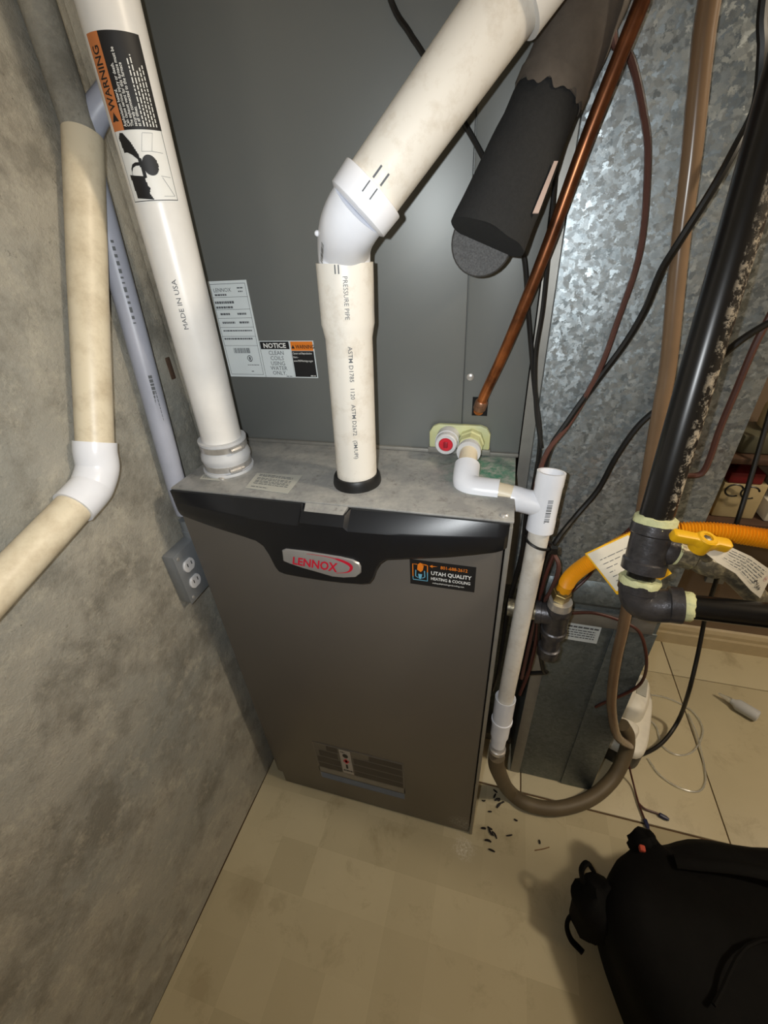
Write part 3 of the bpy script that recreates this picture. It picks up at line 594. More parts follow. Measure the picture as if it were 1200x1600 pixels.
a = MB(); write(a, wm2, 'Cancer and Reproductive', 0.003, 0.0385, 0.0046, bold=0.01, sx=0.72); write(a, wm2, 'Harm -', 0.003, 0.0325, 0.0046, bold=0.01, sx=0.72); write(a, wm2, 'www.P65Warnings.ca.gov', 0.003, 0.0265, 0.0046, bold=0.01, sx=0.72)
dashes(a, wm2, 0.030, 0.039, 0.0028, 0.0014); a.build('label_lettering', 'white_print', wl)
# the drain pan's outlet plate with its two ports
pp = MB().prism([(0.382, CY - 0.001, 0.951), (0.382, CY - 0.001, 0.978), (0.388, CY - 0.001, 0.988), (0.398, CY - 0.001, 0.992), (0.465, CY - 0.001, 0.992), (0.475, CY - 0.001, 0.988), (0.481, CY - 0.001, 0.978), (0.481, CY - 0.001, 0.951)], (0, -0.009, 0))
pp.build('drain_plate', 'port_plastic', coil, bevel=0.002)
MB().box(0.380, 0.483, CY - 0.011, CY - 0.001, 0.9415, 0.951).build('drain_plate_foot', 'galv_strip', coil, bevel=0.001)
MB().lathe((0.414, CY - 0.009, 0.971), -Y, [(0, 0.019), (0.020, 0.019), (0.020, 0.0175), (0.032, 0.0175), (0.034, 0.016), (0.034, 0.0115), (0.031, 0.0113)], 28).build('port', 'rubber_white', coil)
plug = MB().lathe((0.414, CY - 0.009, 0.971), -Y, [(0.025, 0.0112), (0.0325, 0.0112), (0.0335, 0.0102), (0.0335, 0.002)], 24).build('plug', 'red_plug', coil)
MB().box(0.4105, 0.4175, CY - 0.0445, CY - 0.0415, 0.966, 0.976).build('plug_slot', plain('dark_red_plug', (150, 16, 36), 0.4), plug, bevel=0.001)
MB().lathe((0.4515, CY - 0.009, 0.966), -Y, [(0, 0.0215), (0.012, 0.0215), (0.014, 0.0195), (0.030, 0.0195)], 8).build('port', 'port_plastic', coil, sharp=20)

# ================================================================== PIPES ON THE FURNACE
intake = thing('intake_pipe', 'straight white plastic air intake pipe with an orange and black warning label', 'pipe', (0.056, 0.079, H))
I0, I1 = Vector((0.0565, 0.0795, 0.950)), Vector((0.0917, 0.0745, 2.30)); IA = (I1 - I0).normalized(); IR = 0.0312
iz = lambda z: I0 + IA * ((z - I0.z) / IA.z)
MB().tube([iz(0.962), iz(1.2), iz(1.4), I1], IR, 40, 1, raw=True).build('pipe', 'pvc', intake)
b0 = Vector(iz(H)); b0.z = H
MB().lathe(b0, IA, [(0.0, 0.040), (0.003, 0.0415), (0.006, 0.041), (0.006, 0.0375), (0.020, 0.0375), (0.024, 0.040), (0.030, 0.0395), (0.036, 0.0375), (0.040, 0.0365), (0.052, 0.0365), (0.052, 0.038), (0.056, 0.038), (0.056, 0.0313)], 40).build('rubber_coupling', 'rubber_white', intake, sharp=50)
for s0, r0 in ((0.0085, 0.0378), (0.041, 0.0368)):
    cl = MB().lathe(b0, IA, [(s0, r0 - 0.001), (s0, r0 + 0.0008), (s0 + 0.0095, r0 + 0.0008), (s0 + 0.0095, r0 - 0.001)], 48).build('hose_clamp', 'steel', intake, sharp=30)
    ang = -0.62 if s0 < 0.02 else -0.42; ds = Vector((math.cos(ang), math.sin(ang), 0)); tg = Vector((-ds.y, ds.x, 0)); c = b0 + IA * (s0 + 0.0048) + ds * (r0 + 0.004)
    MB().lathe(c - tg * 0.013, tg, [(0, 0.0044), (0.004, 0.0044), (0.004, 0.0052), (0.018, 0.0052), (0.019, 0.004), (0.024, 0.0035)], 10).build('clamp_screw', 'steel', cl)
# wrapped print: u is the angle round the pipe (radians from the side facing the door), v the height
FA = math.atan2(EYE.y - 0.079, EYE.x - 0.065)
ipm = lambda off: (lambda u, v: iz(v) + Vector((math.cos(FA + u), math.sin(FA + u), 0)) * (IR + off))
UL, UO, UR_ = -1.06, -0.57, 0.70
a = MB(); rect(a, ipm(0.0004), UL, 1.302, UR_, 1.440, 24, 6); wlab = a.build('warning_label', 'white_print', intake); wlab['label'] = 'warning label wrapped round the pipe, orange and black above a pictogram'
a = MB(); rect(a, ipm(0.0007), UL, 1.366, UO, 1.440, 8, 4); a.build('warning_band', 'rust_orange', wlab)
a = MB(); rect(a, ipm(0.0007), UO, 1.366, UR_, 1.440, 20, 4); a.build('warning_field', 'black_print', wlab)
k = IR
upm = lambda off: (lambda u, v: ipm(off)(-v / k, u))     # u runs up the pipe, v round it to the left
a = MB(); poly(a, upm(0.0010), [(1.3735, 0.0206), (1.3735, 0.0296), (1.3810, 0.0251)][::-1]); write(a, upm(0.0010), 'WARNING', 1.3825, 0.0210, 0.0116, bold=0.015, sx=0.86); a.build('label_lettering', 'black_print', wlab)
a = MB()
for s_, v in (('Asphyxiation hazard.', 0.0136), ('Can cause serious injury or death.', 0.0100), ('The exhaust vent for this furnace must be', 0.0062), ('securely connected to the furnace', 0.0026), ('at all times.', -0.0010)):
    write(a, upm(0.0010), s_, 1.3685, v, 0.0044, bold=0.01, sx=0.80)
for v in (-0.0044, -0.0076, -0.0108, -0.0140, -0.0172): dashes(a, upm(0.0010), 1.3685, random.uniform(1.408, 1.424), v, 0.0011, 0.0015, 0.005, 0.001)
a.build('label_lettering', 'white_print', wlab)
a = MB(); f2 = ipm(0.0007)
pk = lambda x, y: (UL + 0.06 + (UR_ - UL - 0.10) * x, 1.3045 + 0.060 * y)
for outl_ in ([(0.06, 0.93), (0.12, 1.0), (0.20, 0.99), (0.32, 0.86), (0.43, 0.66), (0.42, 0.58), (0.28, 0.68), (0.18, 0.72), (0.10, 0.72)], ellipse(0.60, 0.52, 0.16, 0.155, 24),
              [(0.08, 0.40), (0.22, 0.38), (0.42, 0.36), (0.44, 0.22), (0.48, 0.18), (0.44, 0.10), (0.50, 0.0), (0.12, 0.04)], [(0.38, 0.64), (0.46, 0.62), (0.47, 0.34), (0.40, 0.32)]):
    fill(a, f2, [pk(*p) for p in outl_], 0.03)
stroke(a, f2, [pk(*p) for p in [(0.15, 0.36), (0.17, 0.46), (0.22, 0.52), (0.30, 0.545), (0.38, 0.545), (0.45, 0.53)]], 0.0030)
rect(a, f2, UL + 0.02, 1.3035, UR_ - 0.02, 1.3042, 16); rect(a, f2, UL + 0.02, 1.3035, UL + 0.035, 1.366, 1, 3); rect(a, f2, UR_ - 0.035, 1.3035, UR_ - 0.02, 1.366, 1, 3)
a.build('label_pictogram', 'black_print', wlab)
a = MB()
def thin(pts):
    for (x0, y0), (x1, y1) in zip(pts, pts[1:]):
        q = [pk(x0 + (x1 - x0) * i / 6, y0 + (y1 - y0) * i / 6) for i in range(7)]
        vs = [f2(u_ + du_, v_ + dv_) for u_, v_ in q for du_, dv_ in ((-0.008, -0.0002), (0.008, 0.0002))]
        a.add(vs, [(2 * i, 2 * i + 1, 2 * i + 3, 2 * i + 2) for i in range(6)])
for pts in ([(0.60, 0.98), (0.80, 0.98), (0.70, 0.72), (0.50, 0.72), (0.60, 0.98)], [(0.70, 0.72), (0.92, 0.70)], [(0.76, 0.36), (0.96, 0.34)], [(0.78, 0.34), (0.96, 0.05), (0.72, 0.05)]): thin(pts)
a.build('label_pictogram', 'faint_print', wlab)
a = MB(); write(a, (lambda u, v: iz(u) + Vector((math.cos(FA - 0.18 - v / k), math.sin(FA - 0.18 - v / k), 0)) * (IR + 0.0004)), 'MADE IN USA', 1.163, 0, 0.0085, sx=1.15); a.build('pipe_lettering', 'grey_print', intake)

vent = thing('vent_pipe', 'white plastic exhaust pipe bending up and right over the coil cabinet', 'pipe', (vb.x, vb.y, H))
V1 = Vector((0.3005, 0.0725, 1.2305)); VA = (V1 - vb).normalized(); VL = (V1 - vb).length; VR = 0.0302
MB().lathe(vb, VA, [(0.001, VR), (VL - 0.083, VR), (VL - 0.072, 0.0322), (VL - 0.066, 0.0336), (VL, 0.0338), (VL, 0.0305)], 40).build('lower_pipe', 'pvc_aged', vent, sharp=50)
E0 = V1 - VA * 0.004; U0 = Vector(PATHS['vent_axis'][0]); U1 = Vector(PATHS['vent_axis'][1]); UA = (U1 - U0).normalized()
el_pts = [E0, V1 + VA * 0.012, V1 + VA * 0.024]
q0, q3 = V1 + VA * 0.004, U0 - UA * 0.020
for t in [k / 8 for k in range(9)]:
    q1 = q0 + VA * 0.020; q2 = q3 - UA * 0.020
    el_pts.append((1 - t) ** 3 * q0 + 3 * (1 - t) ** 2 * t * q1 + 3 * (1 - t) * t * t * q2 + t ** 3 * q3)
el_pts = [E0] + el_pts[3:]
MB().tube(el_pts, 0.0304, 40, raw=True).build('elbow', 'pvc_bright', vent, sharp=60)
MB().lathe(q3 - UA * 0.004, UA, [(0, 0.0304), (0.003, 0.0345), (0.0255, 0.0352), (0.0265, 0.0345), (0.0265, 0.0302)], 40).build('elbow_hub', 'pvc_bright', vent, sharp=50)
VT = U1 + UA * 0.10
MB().tube([q3 + UA * 0.002, U0, U1, VT, VT + UA * 0.02 + Z * 0.012, VT + UA * 0.028 + Z * 0.04, VT + UA * 0.03 + Z * 0.80], 0.0302, 40, raw=True).build('upper_pipe', 'pvc_aged', vent)
MB().lathe(U1 + UA * 0.028, UA, [(0, 0.0302), (0.0, 0.0350), (0.045, 0.0352), (0.045, 0.0302)], 40).build('upper_coupling', 'pvc', vent, sharp=50)
MB().lathe(el_pts[5] + (-RIGHT) * 0.029, -RIGHT, [(0, 0.003), (0.004, 0.003), (0.0055, 0.0018)], 10).build('moulding_nub', 'pvc_bright', vent)
def cyl_map(p0, ax, r, toward, off=0.0005):
    """u along the axis from p0, v round the pipe (metres of arc) from the side facing `toward`"""
    A = (Vector(toward) - p0); A = (A - ax * ax.dot(A)).normalized(); B = A.cross(ax)
    return lambda u, v: p0 + ax * u + (A * math.cos(v / r) + B * math.sin(v / r)) * (r + off)
lm_ = cyl_map(vb, VA, VR, EYE)
a = MB(); write(a, cyl_map(vb, -VA, VR, EYE), 'ASTM D1785   1120   ASTM D2672   (SM/UPI)', -(VL - 0.088), -0.002, 0.0075, sx=1.05, bold=0.004); write(a, cyl_map(vb, -VA, 0.0338, EYE), 'PRESSURE PIPE', -(VL - 0.012), -0.003, 0.0075, sx=0.95); a.build('pipe_lettering', 'grey_print', vent)
a = MB(); em_ = cyl_map(V1, VA, 0.0305, EYE, 0.0004); eb = cyl_map(V1, VA, 0.0339, EYE, 0.0004)
for v in (0.0065, 0.0105): rect(a, em_, 0.001, v, 0.010, v + 0.0014); rect(a, eb, -0.010, v, -0.001, v + 0.0014)
hm = cyl_map(q3, UA, 0.0352, EYE, 0.0004); um = cyl_map(q3, UA, 0.0302, EYE, 0.0004)
for v in (-0.003, 0.006): rect(a, hm, 0.010, v, 0.021, v + 0.0012); rect(a, um, 0.025, v - 0.001, 0.037, v + 0.0008)
for v in (-0.002, 0.008): rect(a, cyl_map(U1, UA, 0.0302, EYE, 0.0004), 0.016, v, 0.027, v + 0.0016)
a.build('marker_ticks', 'grey_print', vent)
a = MB(); bars(a, cyl_map(V1, (el_pts[6] - el_pts[1]).normalized(), 0.0304, EYE - RIGHT * 0.62, 0.0008), 0.014, 0.042, -0.002, 0.003, 0.0008); a.build('bar_code', 'grey_print', vent)

# ------------------------------------------------------------------ condensate drain
drain = thing('condensate_drain', 'white plastic drain assembly with a trap elbow and open tee at the furnace corner', 'pipe', (0.565, 0.07, 0.93))
TP = [Vector(p) for p in PATHS['trap']]; DP = [Vector(p) for p in PATHS['drain']]
TC = DP[1]; TT = DP[0]; TA = (DP[2] - DP[0]).normalized(); HA = (TP[5] - TP[4]); HA = (TC - TP[4]).normalized()
nip = MB().lathe((0.4515, CY - 0.02, 0.966), -Y, [(0, 0.0165), (0.028, 0.0165), (0.028, 0.0185), (0.036, 0.0185), (0.036, 0.014)], 24); nip.build('adapter', 'rubber_white', drain, sharp=40)
E1 = Vector((0.4525, 0.085, 0.9415))
arc = [Vector((0.4515, CY - 0.045, 0.966)), Vector((0.452, 0.125, 0.9605)), Vector((0.4525, 0.105, 0.953))]
MB().tube(arc + [Vector((0.453, 0.098, 0.949))], 0.0138, 24, 4).build('nipple', 'pvc_cream', drain)
MB().tube([Vector((0.4525, 0.114, 0.9565)), Vector((0.4528, 0.100, 0.950)), Vector((0.4545, 0.087, 0.942)), Vector((0.463, 0.0795, 0.9375)), Vector((0.475, 0.0775, 0.9365)), TP[5] + HA * 0.008], 0.0192, 28, 6).build('elbow', 'pvc_bright', drain, sharp=60)
MB().lathe(TP[5] + HA * 0.002, HA, [(0, 0.0145), (0.028, 0.0145)], 24).build('nipple', 'pvc_cream', drain)
th = MB().lathe(TC - HA * 0.046, HA, [(0, 0.0145), (0, 0.0182), (0.012, 0.0182), (0.014, 0.0176), (0.046, 0.0176)], 28)
th.lathe(TT, TA, [(0.022, 0.0150), (0.0, 0.0155), (0.0, 0.0190), (0.018, 0.0190), (0.022, 0.0184), ((DP[2] - TT).length - 0.022, 0.0184), ((DP[2] - TT).length - 0.018, 0.0190), ((DP[2] - TT).length, 0.0190), ((DP[2] - TT).length, 0.0148)], 32)
th.build('tee', 'pvc_bright', drain, sharp=45)
MB().tube([DP[2] - TA * 0.01, (DP[2] + DP[3]) / 2, DP[3] - Vector((0, 0, 0.01))], 0.0148, 28, 1, raw=True).build('drain_pipe', 'pvc_aged', drain)
CA = (DP[5] - DP[3]).normalized()
MB().lathe(DP[3] + CA * 0.0, CA, [(0.006, 0.0150), (0.0, 0.0185), (0.0, 0.0196), (0.062, 0.0192), (0.062, 0.0208), (0.068, 0.0208), (0.068, 0.0185), (0.110, 0.0180), (0.110, 0.0155), (0.140, 0.0150)], 32).build('coupling', 'pvc_bright', drain, sharp=45)
MB().lathe(DP[6] - CA * 0.01, CA, [(0, 0.0150), (0.002, 0.0172), (0.010, 0.0172), (0.012, 0.0150)], 24).build('hose_clamp', 'steel', drain)
a = MB(); bars(a, cyl_map(TC - TA * 0.015, TA, 0.0184, EYE, 0.0006), 0.0, 0.036, 0.004, 0.011, 0.0009); a.build('bar_code', 'grey_print', drain)
# cable tie round the drain pipe
def at_drain(s): return DP[2] + (DP[3] - DP[2]) * s
dz = (DP[3] - DP[2]).normalized(); cc = at_drain(0.055); rs = []
A_ = dz.orthogonal().normalized(); B_ = dz.cross(A_)
tie = MB()
ring = [cc + (A_ * math.cos(t) + B_ * math.sin(t)) * 0.0168 + RIGHT * 0.006 * max(0, (A_ * math.cos(t) + B_ * math.sin(t)).dot(RIGHT)) + dz * 0.006 * (A_ * math.cos(t) + B_ * math.sin(t)).dot(RIGHT) for t in [2 * math.pi * k / 32 for k in range(33)]]
tie.tube(ring, 0.0021, 6, raw=True); tie.box(cc.x + 0.019, cc.x + 0.028, cc.y - 0.012, cc.y - 0.004, cc.z - 0.01, cc.z)
tag(tie.build('cable_tie', 'cable_black'), 'black cable tie holding wires to the white drain pipe', 'cable tie')

# ================================================================== REFRIGERANT LINES
line = thing('insulated_line', 'thick black foam insulated refrigerant line with brown taped upper end', 'pipe insulation', PATHS['foam'][0])
FP = [Vector(p) for p in PATHS['foam']]
sm_pts = smooth(FP[:3], 8)
k = len(sm_pts)
def foam_tube(pts, r, n, wob, seed):
    b = MB(); from mathutils import noise as nz
    b.tube(pts, lambda u: r(u), n, 1, raw=True, flat=(RIGHT, 0.8)); 
    for p in b.v: p += Vector((nz.noise(p * 40 + Vector((seed, 0, 0))), nz.noise(p * 40 + Vector((0, seed, 0))), nz.noise(p * 40 + Vector((0, 0, seed))))) * wob
    return b
foam_tube(sm_pts, lambda u: 0.0425 - 0.009 * u, 36, 0.002, 3).build('foam_sleeve', 'foam_black', line, sharp=50)
FP += [FP[-1] + Vector((0.006, 0.004, 0.10)), FP[-1] + Vector((0.006, 0.004, 0.75))]
up = smooth(FP[2:-1], 6) + [FP[-1]]; up[0] = FP[2] - (FP[3] - FP[2]).normalized() * 0.003
foam_tube(up, lambda u: 0.0355 + 0.004 * u, 36, 0.002, 9).build('taped_wrap', 'tape_brown', line, sharp=50)
# torn edge of the tape
te = MB(); ax = (FP[3] - FP[2]).normalized(); A_ = (RIGHT - ax * ax.dot(RIGHT)).normalized(); B_ = ax.cross(A_); n = 120
te.rings([[FP[2] + ax * (s + (0.005 * math.sin(j * 0.30) * math.sin(j * 0.17 + 1) + 0.0022 * math.sin(j * 0.83) if s < 0 else 0)) + A_ * (0.0362 * math.cos(2 * math.pi * j / n)) + B_ * (0.0294 * math.sin(2 * math.pi * j / n)) for j in range(n)] for s in (-0.006, 0.01)], False)
te.build('torn_tape_edge', 'tape_brown', line)
MB().lathe((0.452, CY - 0.001, 1.240), (0.04, -1.0, 0.02), [(0, 0.034), (0.085, 0.035), (0.090, 0.033), (0.090, 0.012)], 32).build('foam_stub', 'foam_grey', line, sharp=40)
# frayed pale paper along the slit of the sleeve
sl = MB(); sa = (sm_pts[-1] - sm_pts[0]).normalized(); e0 = sm_pts[1] + RIGHT * 0.0395 - FWD * 0.024 + sa * 0.002; e1 = e0 + sa * 0.048 - RIGHT * 0.004
sl.prism([e0 - RIGHT * 0.004, e0 + RIGHT * 0.002, e1 + RIGHT * 0.002, e1 - RIGHT * 0.002], -FWD * 0.0012); sl.build('torn_liner', plain('pale_pink_liner', (182, 160, 150), 0.8), line)
fl_ = sm_pts[0] + RIGHT * 0.030 - FWD * 0.010
MB().prism([fl_ + sa * 0.026 - RIGHT * 0.012, fl_ + sa * 0.026 + RIGHT * 0.012, fl_ - sa * 0.004 + RIGHT * 0.013 , fl_ - sa * 0.010 - RIGHT * 0.006], FWD * 0.012).build('sleeve_flap', 'tape_brown', line, bevel=0.003)
CO = PATHS['copper'][0]
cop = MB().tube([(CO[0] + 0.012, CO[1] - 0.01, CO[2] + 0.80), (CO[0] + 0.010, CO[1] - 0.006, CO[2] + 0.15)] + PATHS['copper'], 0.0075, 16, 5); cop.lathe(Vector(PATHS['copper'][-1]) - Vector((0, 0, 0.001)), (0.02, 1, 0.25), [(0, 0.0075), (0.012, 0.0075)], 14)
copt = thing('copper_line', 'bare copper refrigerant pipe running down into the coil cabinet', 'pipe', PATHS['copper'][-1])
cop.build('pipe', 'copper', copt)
cd_ = (Vector(PATHS['copper'][-2]) - Vector(PATHS['copper'][-1])).normalized()
MB().lathe(Vector(PATHS['copper'][-1]) + cd_ * 0.002, cd_, [(0, 0.0088), (0.002, 0.0098), (0.014, 0.0098), (0.016, 0.0085)], 16).build('solder_joint', plain('dull_solder', (150, 112, 88), 0.4, 0.7, var=0.3, scale=200), copt)

# ================================================================== RETURN DUCT
DY = 0.176
duct = thing('return_duct', 'tall spangled galvanised steel return duct to the right of the furnace', 'duct', (0.69, 0.4, 0))
b = MB(); nx, nz_ = 14, 24; vs = []
for i in range(nx + 1):
    for j in range(nz_ + 1):
        u, v = i / nx, j / nz_
        vs.append((0.548 + 0.267 * u, DY - 0.004 * math.sin(math.pi * u) * math.sin(math.pi * min(1, v * 1.4) ), 0.668 + 1.19 * v))
b.add(vs, [(i * (nz_ + 1) + j, (i + 1) * (nz_ + 1) + j, (i + 1) * (nz_ + 1) + j + 1, i * (nz_ + 1) + j + 1) for i in range(nx) for j in range(nz_)])
b.box(0.548, 0.815, DY + 0.002, 0.66, 0.668, 1.858); b.build('duct_drop', 'galv', duct, sharp=40)
MB().box(0.5295, 0.5475, DY + 0.018, DY + 0.021, 0.66, 1.858).build('side_flange', 'galv_strip', duct)
# folded lock and drive cleat where the drop meets the filter cabinet
MB().prism([(0.60, DY - 0.001, 0.712), (0.60, DY - 0.013, 0.690), (0.60, DY - 0.015, 0.668), (0.60, DY - 0.006, 0.655), (0.60, DY - 0.001, 0.655)], (0.216, 0, 0)).build('folded_lock', 'galv_dull', duct, bevel=0.0015)
MB().box(0.602, 0.806, DY - 0.006, DY, 0.603, 0.640).build('drive_cleat', 'galv_strip', duct, bevel=0.0015)
MB().box(0.612, 0.8145, DY, 0.66, 0.002, 0.650).build('filter_cabinet', 'galv_dull', duct, bevel=0.0015)
MB().box(0.742, 0.8155, DY - 0.003, DY, 0.003, 0.602).build('corner_strip', 'galv_dull', duct, bevel=0.001)
MB().box(0.612, 0.636, DY - 0.002, DY, 0.003, 0.602).build('edge_strip', 'galv_strip', duct, bevel=0.0008)
MB().box(0.526, 0.612, 0.30, 0.62, 0.02, 0.62).build('side_boot', 'galv_dull', duct, bevel=0.001)
MB().box(0.530, 0.612, 0.25, 0.30, 0.0, 0.03).build('boot_foot', 'galv_strip', duct, bevel=0.001)
dl = MB().box(0.637, 0.7205, DY - 0.0032, DY - 0.002, 0.554, 0.601).build('filter_label', 'paper', duct, smooth_=False)
dm = plane_map((0.637, DY - 0.0032, 0.554), X, Z, 0.0005); a = MB(); dashes(a, dm, 0.004, 0.080, 0.037, 0.0042, 0.006, 0.012, 0.0015)
for v in (0.029, 0.0225, 0.016, 0.0095): dashes(a, dm, 0.008, 0.076, v, 0.0026, 0.003, 0.008, 0.0013)
a.build('label_print', 'grey_print', dl)

# ================================================================== GAS PIPING
gas = thing('gas_pipe', 'black iron gas pipe with tee, elbow and flaking paint in front of the duct', 'pipe', (0.676, -0.02, 0.9))
GV = [Vector(p) for p in PATHS['gas_vertical']]; GF = [Vector(p) for p in PATHS['gas_fit']]; GB = [Vector(p) for p in PATHS['gas_branch']]
G0 = GV[-1]; G1 = GV[1] + (GV[1] - G0) * 0.30; G2 = G1 + Vector((0.004, 0.004, 0.9)); GA = (G0 - GV[1]).normalized()
MB().tube([G2, G1 + Z * 0.06, G1, GV[1], (GV[1] + G0) / 2, G0 + GA * 0.01], 0.0172, 28, raw=True).build('riser', 'pipe_flaked', gas)
FT = GF[0]; FB = GF[1]; FA_ = (FB - FT).normalized(); FL = (FB - FT).length
rough_up(MB().lathe(FT - FA_ * 0.013, FA_, [(0, 0.0178), (0.002, 0.0222), (0.008, 0.0226), (0.012, 0.0225)], 24), 0.0011).build('thread_sealant', 'sealant', gas, sharp=60)
tee = MB().lathe(FT - FA_ * 0.004, FA_, [(0, 0.0205), (0.001, 0.0232), (0.012, 0.0236), (0.014, 0.0212), (FL - 0.012, 0.0212), (FL - 0.010, 0.0235), (FL + 0.002, 0.0232), (FL + 0.003, 0.0195)], 32)
BA = (GB[2] - GB[0]).normalized()
tee.lathe(GB[0], BA, [(0, 0.0160), (0.014, 0.0150), (0.016, 0.0162), (0.028, 0.0162), (0.029, 0.013)], 28)
tee.build('tee', 'iron', gas, sharp=45)
MB().lathe(FB, FA_, [(0, 0.0150), (0.016, 0.0150)], 24).build('nipple', 'iron_black', gas)
rough_up(MB().lathe(FB + FA_ * 0.0075, FA_, [(0, 0.0152), (0.000, 0.0215), (0.004, 0.0225), (0.008, 0.0215)], 24), 0.0011).build('thread_sealant', 'sealant', gas, sharp=60)
RA = (GF[5] - GF[4]).normalized(); EC = FB + FA_ * 0.038
eb_ = MB().tube([FB + FA_ * 0.013, FB + FA_ * 0.026, EC + FA_ * 0.0 + RA * 0.006, EC + RA * 0.02 + FA_ * 0.004, EC + RA * 0.046], 0.0195, 28, 6)
eb_.lathe(EC + RA * 0.034, RA, [(0, 0.0195), (0.001, 0.0212), (0.014, 0.0212), (0.015, 0.017)], 28); eb_.lathe(FB + FA_ * 0.012, FA_, [(0, 0.0165), (0.001, 0.0214), (0.012, 0.0214), (0.013, 0.0195)], 28)
eb_.build('elbow', 'iron', gas, sharp=45)
HS = EC + RA * 0.046
rough_up(MB().lathe(HS, RA, [(0.0, 0.0165), (0.001, 0.0178), (0.011, 0.0172), (0.013, 0.0150)], 24), 0.0011).build('thread_sealant', 'sealant', gas, sharp=60)
MB().tube([HS + RA * 0.008, HS + RA * 0.08, HS + RA * 0.80], 0.0142, 24, raw=True).build('run_pipe', 'iron_black', gas)
rough_up(MB().lathe(HS + RA * 0.098, RA, [(0, 0.0145), (0.001, 0.0178), (0.012, 0.0182), (0.014, 0.0150)], 24), 0.0011).build('thread_sealant', 'sealant', gas)
US = GB[0] + BA * 0.026
rough_up(MB().lathe(US, BA, [(0.002, 0.0125), (0.003, 0.0140), (0.006, 0.0138)], 24), 0.0011).build('thread_sealant', 'sealant', gas)
val = MB().lathe(US, BA, [(0.004, 0.0130), (0.005, 0.0142), (0.024, 0.0144), (0.026, 0.0125), (0.030, 0.0125), (0.034, 0.0150), (0.052, 0.0150), (0.058, 0.0125)], 8); val.tube([US + BA * 0.05, US + BA * 0.066, GB[4], GB[5]], 0.0118, 20, 5)
stem_b = US + BA * 0.042; VH = [Vector(p) - RIGHT * 0.006 for p in PATHS['valve_handle']]
val.tube([stem_b, VH[1] - Z * 0.004], 0.0065, 12, raw=True); val.build('shutoff_valve', 'iron_worn', gas, sharp=40)
# lever handle: a dog-bone paddle with a raised boss
hA = (VH[2] - VH[0]).normalized(); hU = (Z - hA * hA.dot(Z)).normalized(); hUt = (hU - FWD * 0.35); hUt = (hUt - hA * hA.dot(hUt)).normalized(); hS = hA.cross(hUt); hc = VH[1]
outl = [(-0.040, 0.006), (-0.036, 0.0085), (-0.012, 0.0075), (-0.008, 0.011), (0.0, 0.0135), (0.008, 0.012), (0.013, 0.0085), (0.026, 0.0095), (0.030, 0.006), (0.030, -0.006), (0.026, -0.0095), (0.013, -0.0085), (0.008, -0.012), (0.0, -0.0135), (-0.008, -0.011), (-0.012, -0.0075), (-0.036, -0.0085), (-0.040, -0.006)]
hd = MB().prism([hc + hA * (x * 0.86) + hS * (y * 0.72) - hUt * 0.006 for x, y in outl], hUt * 0.011); handle = hd.build('valve_handle', 'yellow_handle', gas, bevel=0.002)
hk = MB().lathe(hc - hUt * 0.014, hUt, [(0, 0.0095), (0.007, 0.0100), (0.019, 0.0100), (0.0205, 0.0085), (0.0205, 0.005), (0.017, 0.0048)], 24); hk.build('handle_boss', 'yellow_handle', handle, sharp=40)
MB().lathe(hc + hUt * 0.002, hUt, [(0, 0.0045), (0.003, 0.0045), (0.0038, 0.003)], 6).build('handle_nut', 'iron_worn', handle)

# flexible yellow connector
yh = thing('gas_connector', 'corrugated yellow flexible gas hose curving behind the iron tee', 'hose', PATHS['yellow_hose'][0])
YP = smooth(PATHS['yellow_hose'], 12)
d = [0]
for i in range(1, len(YP)): d.append(d[-1] + (YP[i] - YP[i - 1]).length)
NS = int(d[-1] / 0.00085); RP = []; j = 0
for i in range(NS + 1):
    s = d[-1] * i / NS
    while j < len(d) - 2 and d[j + 1] < s: j += 1
    RP.append(YP[j].lerp(YP[j + 1], (s - d[j]) / max(1e-9, d[j + 1] - d[j])))
MB().tube(RP, lambda u: 0.0112 + (0.0012 * math.cos(u * NS * 2 * math.pi / 4) if u > 0.05 else 0.0004), 18, raw=True).build('hose', 'yellow_hose', yh, sharp=80)
ya = (YP[0] - YP[4]).normalized()
MB().lathe(YP[0] - ya * 0.004, ya, [(0, 0.0115), (0.004, 0.0135), (0.008, 0.0135), (0.009, 0.0150), (0.024, 0.0150), (0.025, 0.012)], 6).build('nut', 'brass', yh, sharp=20)

dr = thing('drip_leg', 'black iron drip leg tee with cap beside the drain pipe', 'pipe fitting', PATHS['drip'][3])
DL = [Vector(p) for p in PATHS['drip']]; dA = (DL[4] - DL[1]).normalized(); dB = (Vector(PATHS['drip_branch'][2]) - Vector(PATHS['drip_branch'][0])).normalized()
o0 = DL[0] + dA * 0.018
MB().lathe(o0, dA, [(0, 0.0147), (0.001, 0.0186), (0.014, 0.0198), (0.016, 0.0186)], 24).build('flare_fitting', 'steel', dr)
MB().lathe(o0 + dA * 0.016, dA, [(0, 0.0198), (0.010, 0.0215), (0.012, 0.0201), (0.052, 0.0194), (0.054, 0.0217), (0.064, 0.0217), (0.066, 0.0186)], 28).lathe(o0 + dA * 0.036, dB, [(0, 0.0186), (0.026, 0.0186), (0.027, 0.0203), (0.036, 0.0203)], 24).build('tee', 'iron', dr, sharp=45)
MB().lathe(o0 + dA * 0.081, dA, [(0, 0.0158), (0.042, 0.0158)], 20).build('nipple', 'iron', dr)
MB().lathe(o0 + dA * 0.115, dA, [(0, 0.0169), (0.002, 0.0194), (0.022, 0.0194), (0.026, 0.0164), (0.027, 0.006)], 24).build('cap', 'iron', dr, sharp=45)
MB().lathe(o0 + dA * 0.036 + dB * 0.03, dB, [(0, 0.0153), (0.052, 0.0153)], 20).build('branch_pipe', 'iron_worn', dr)
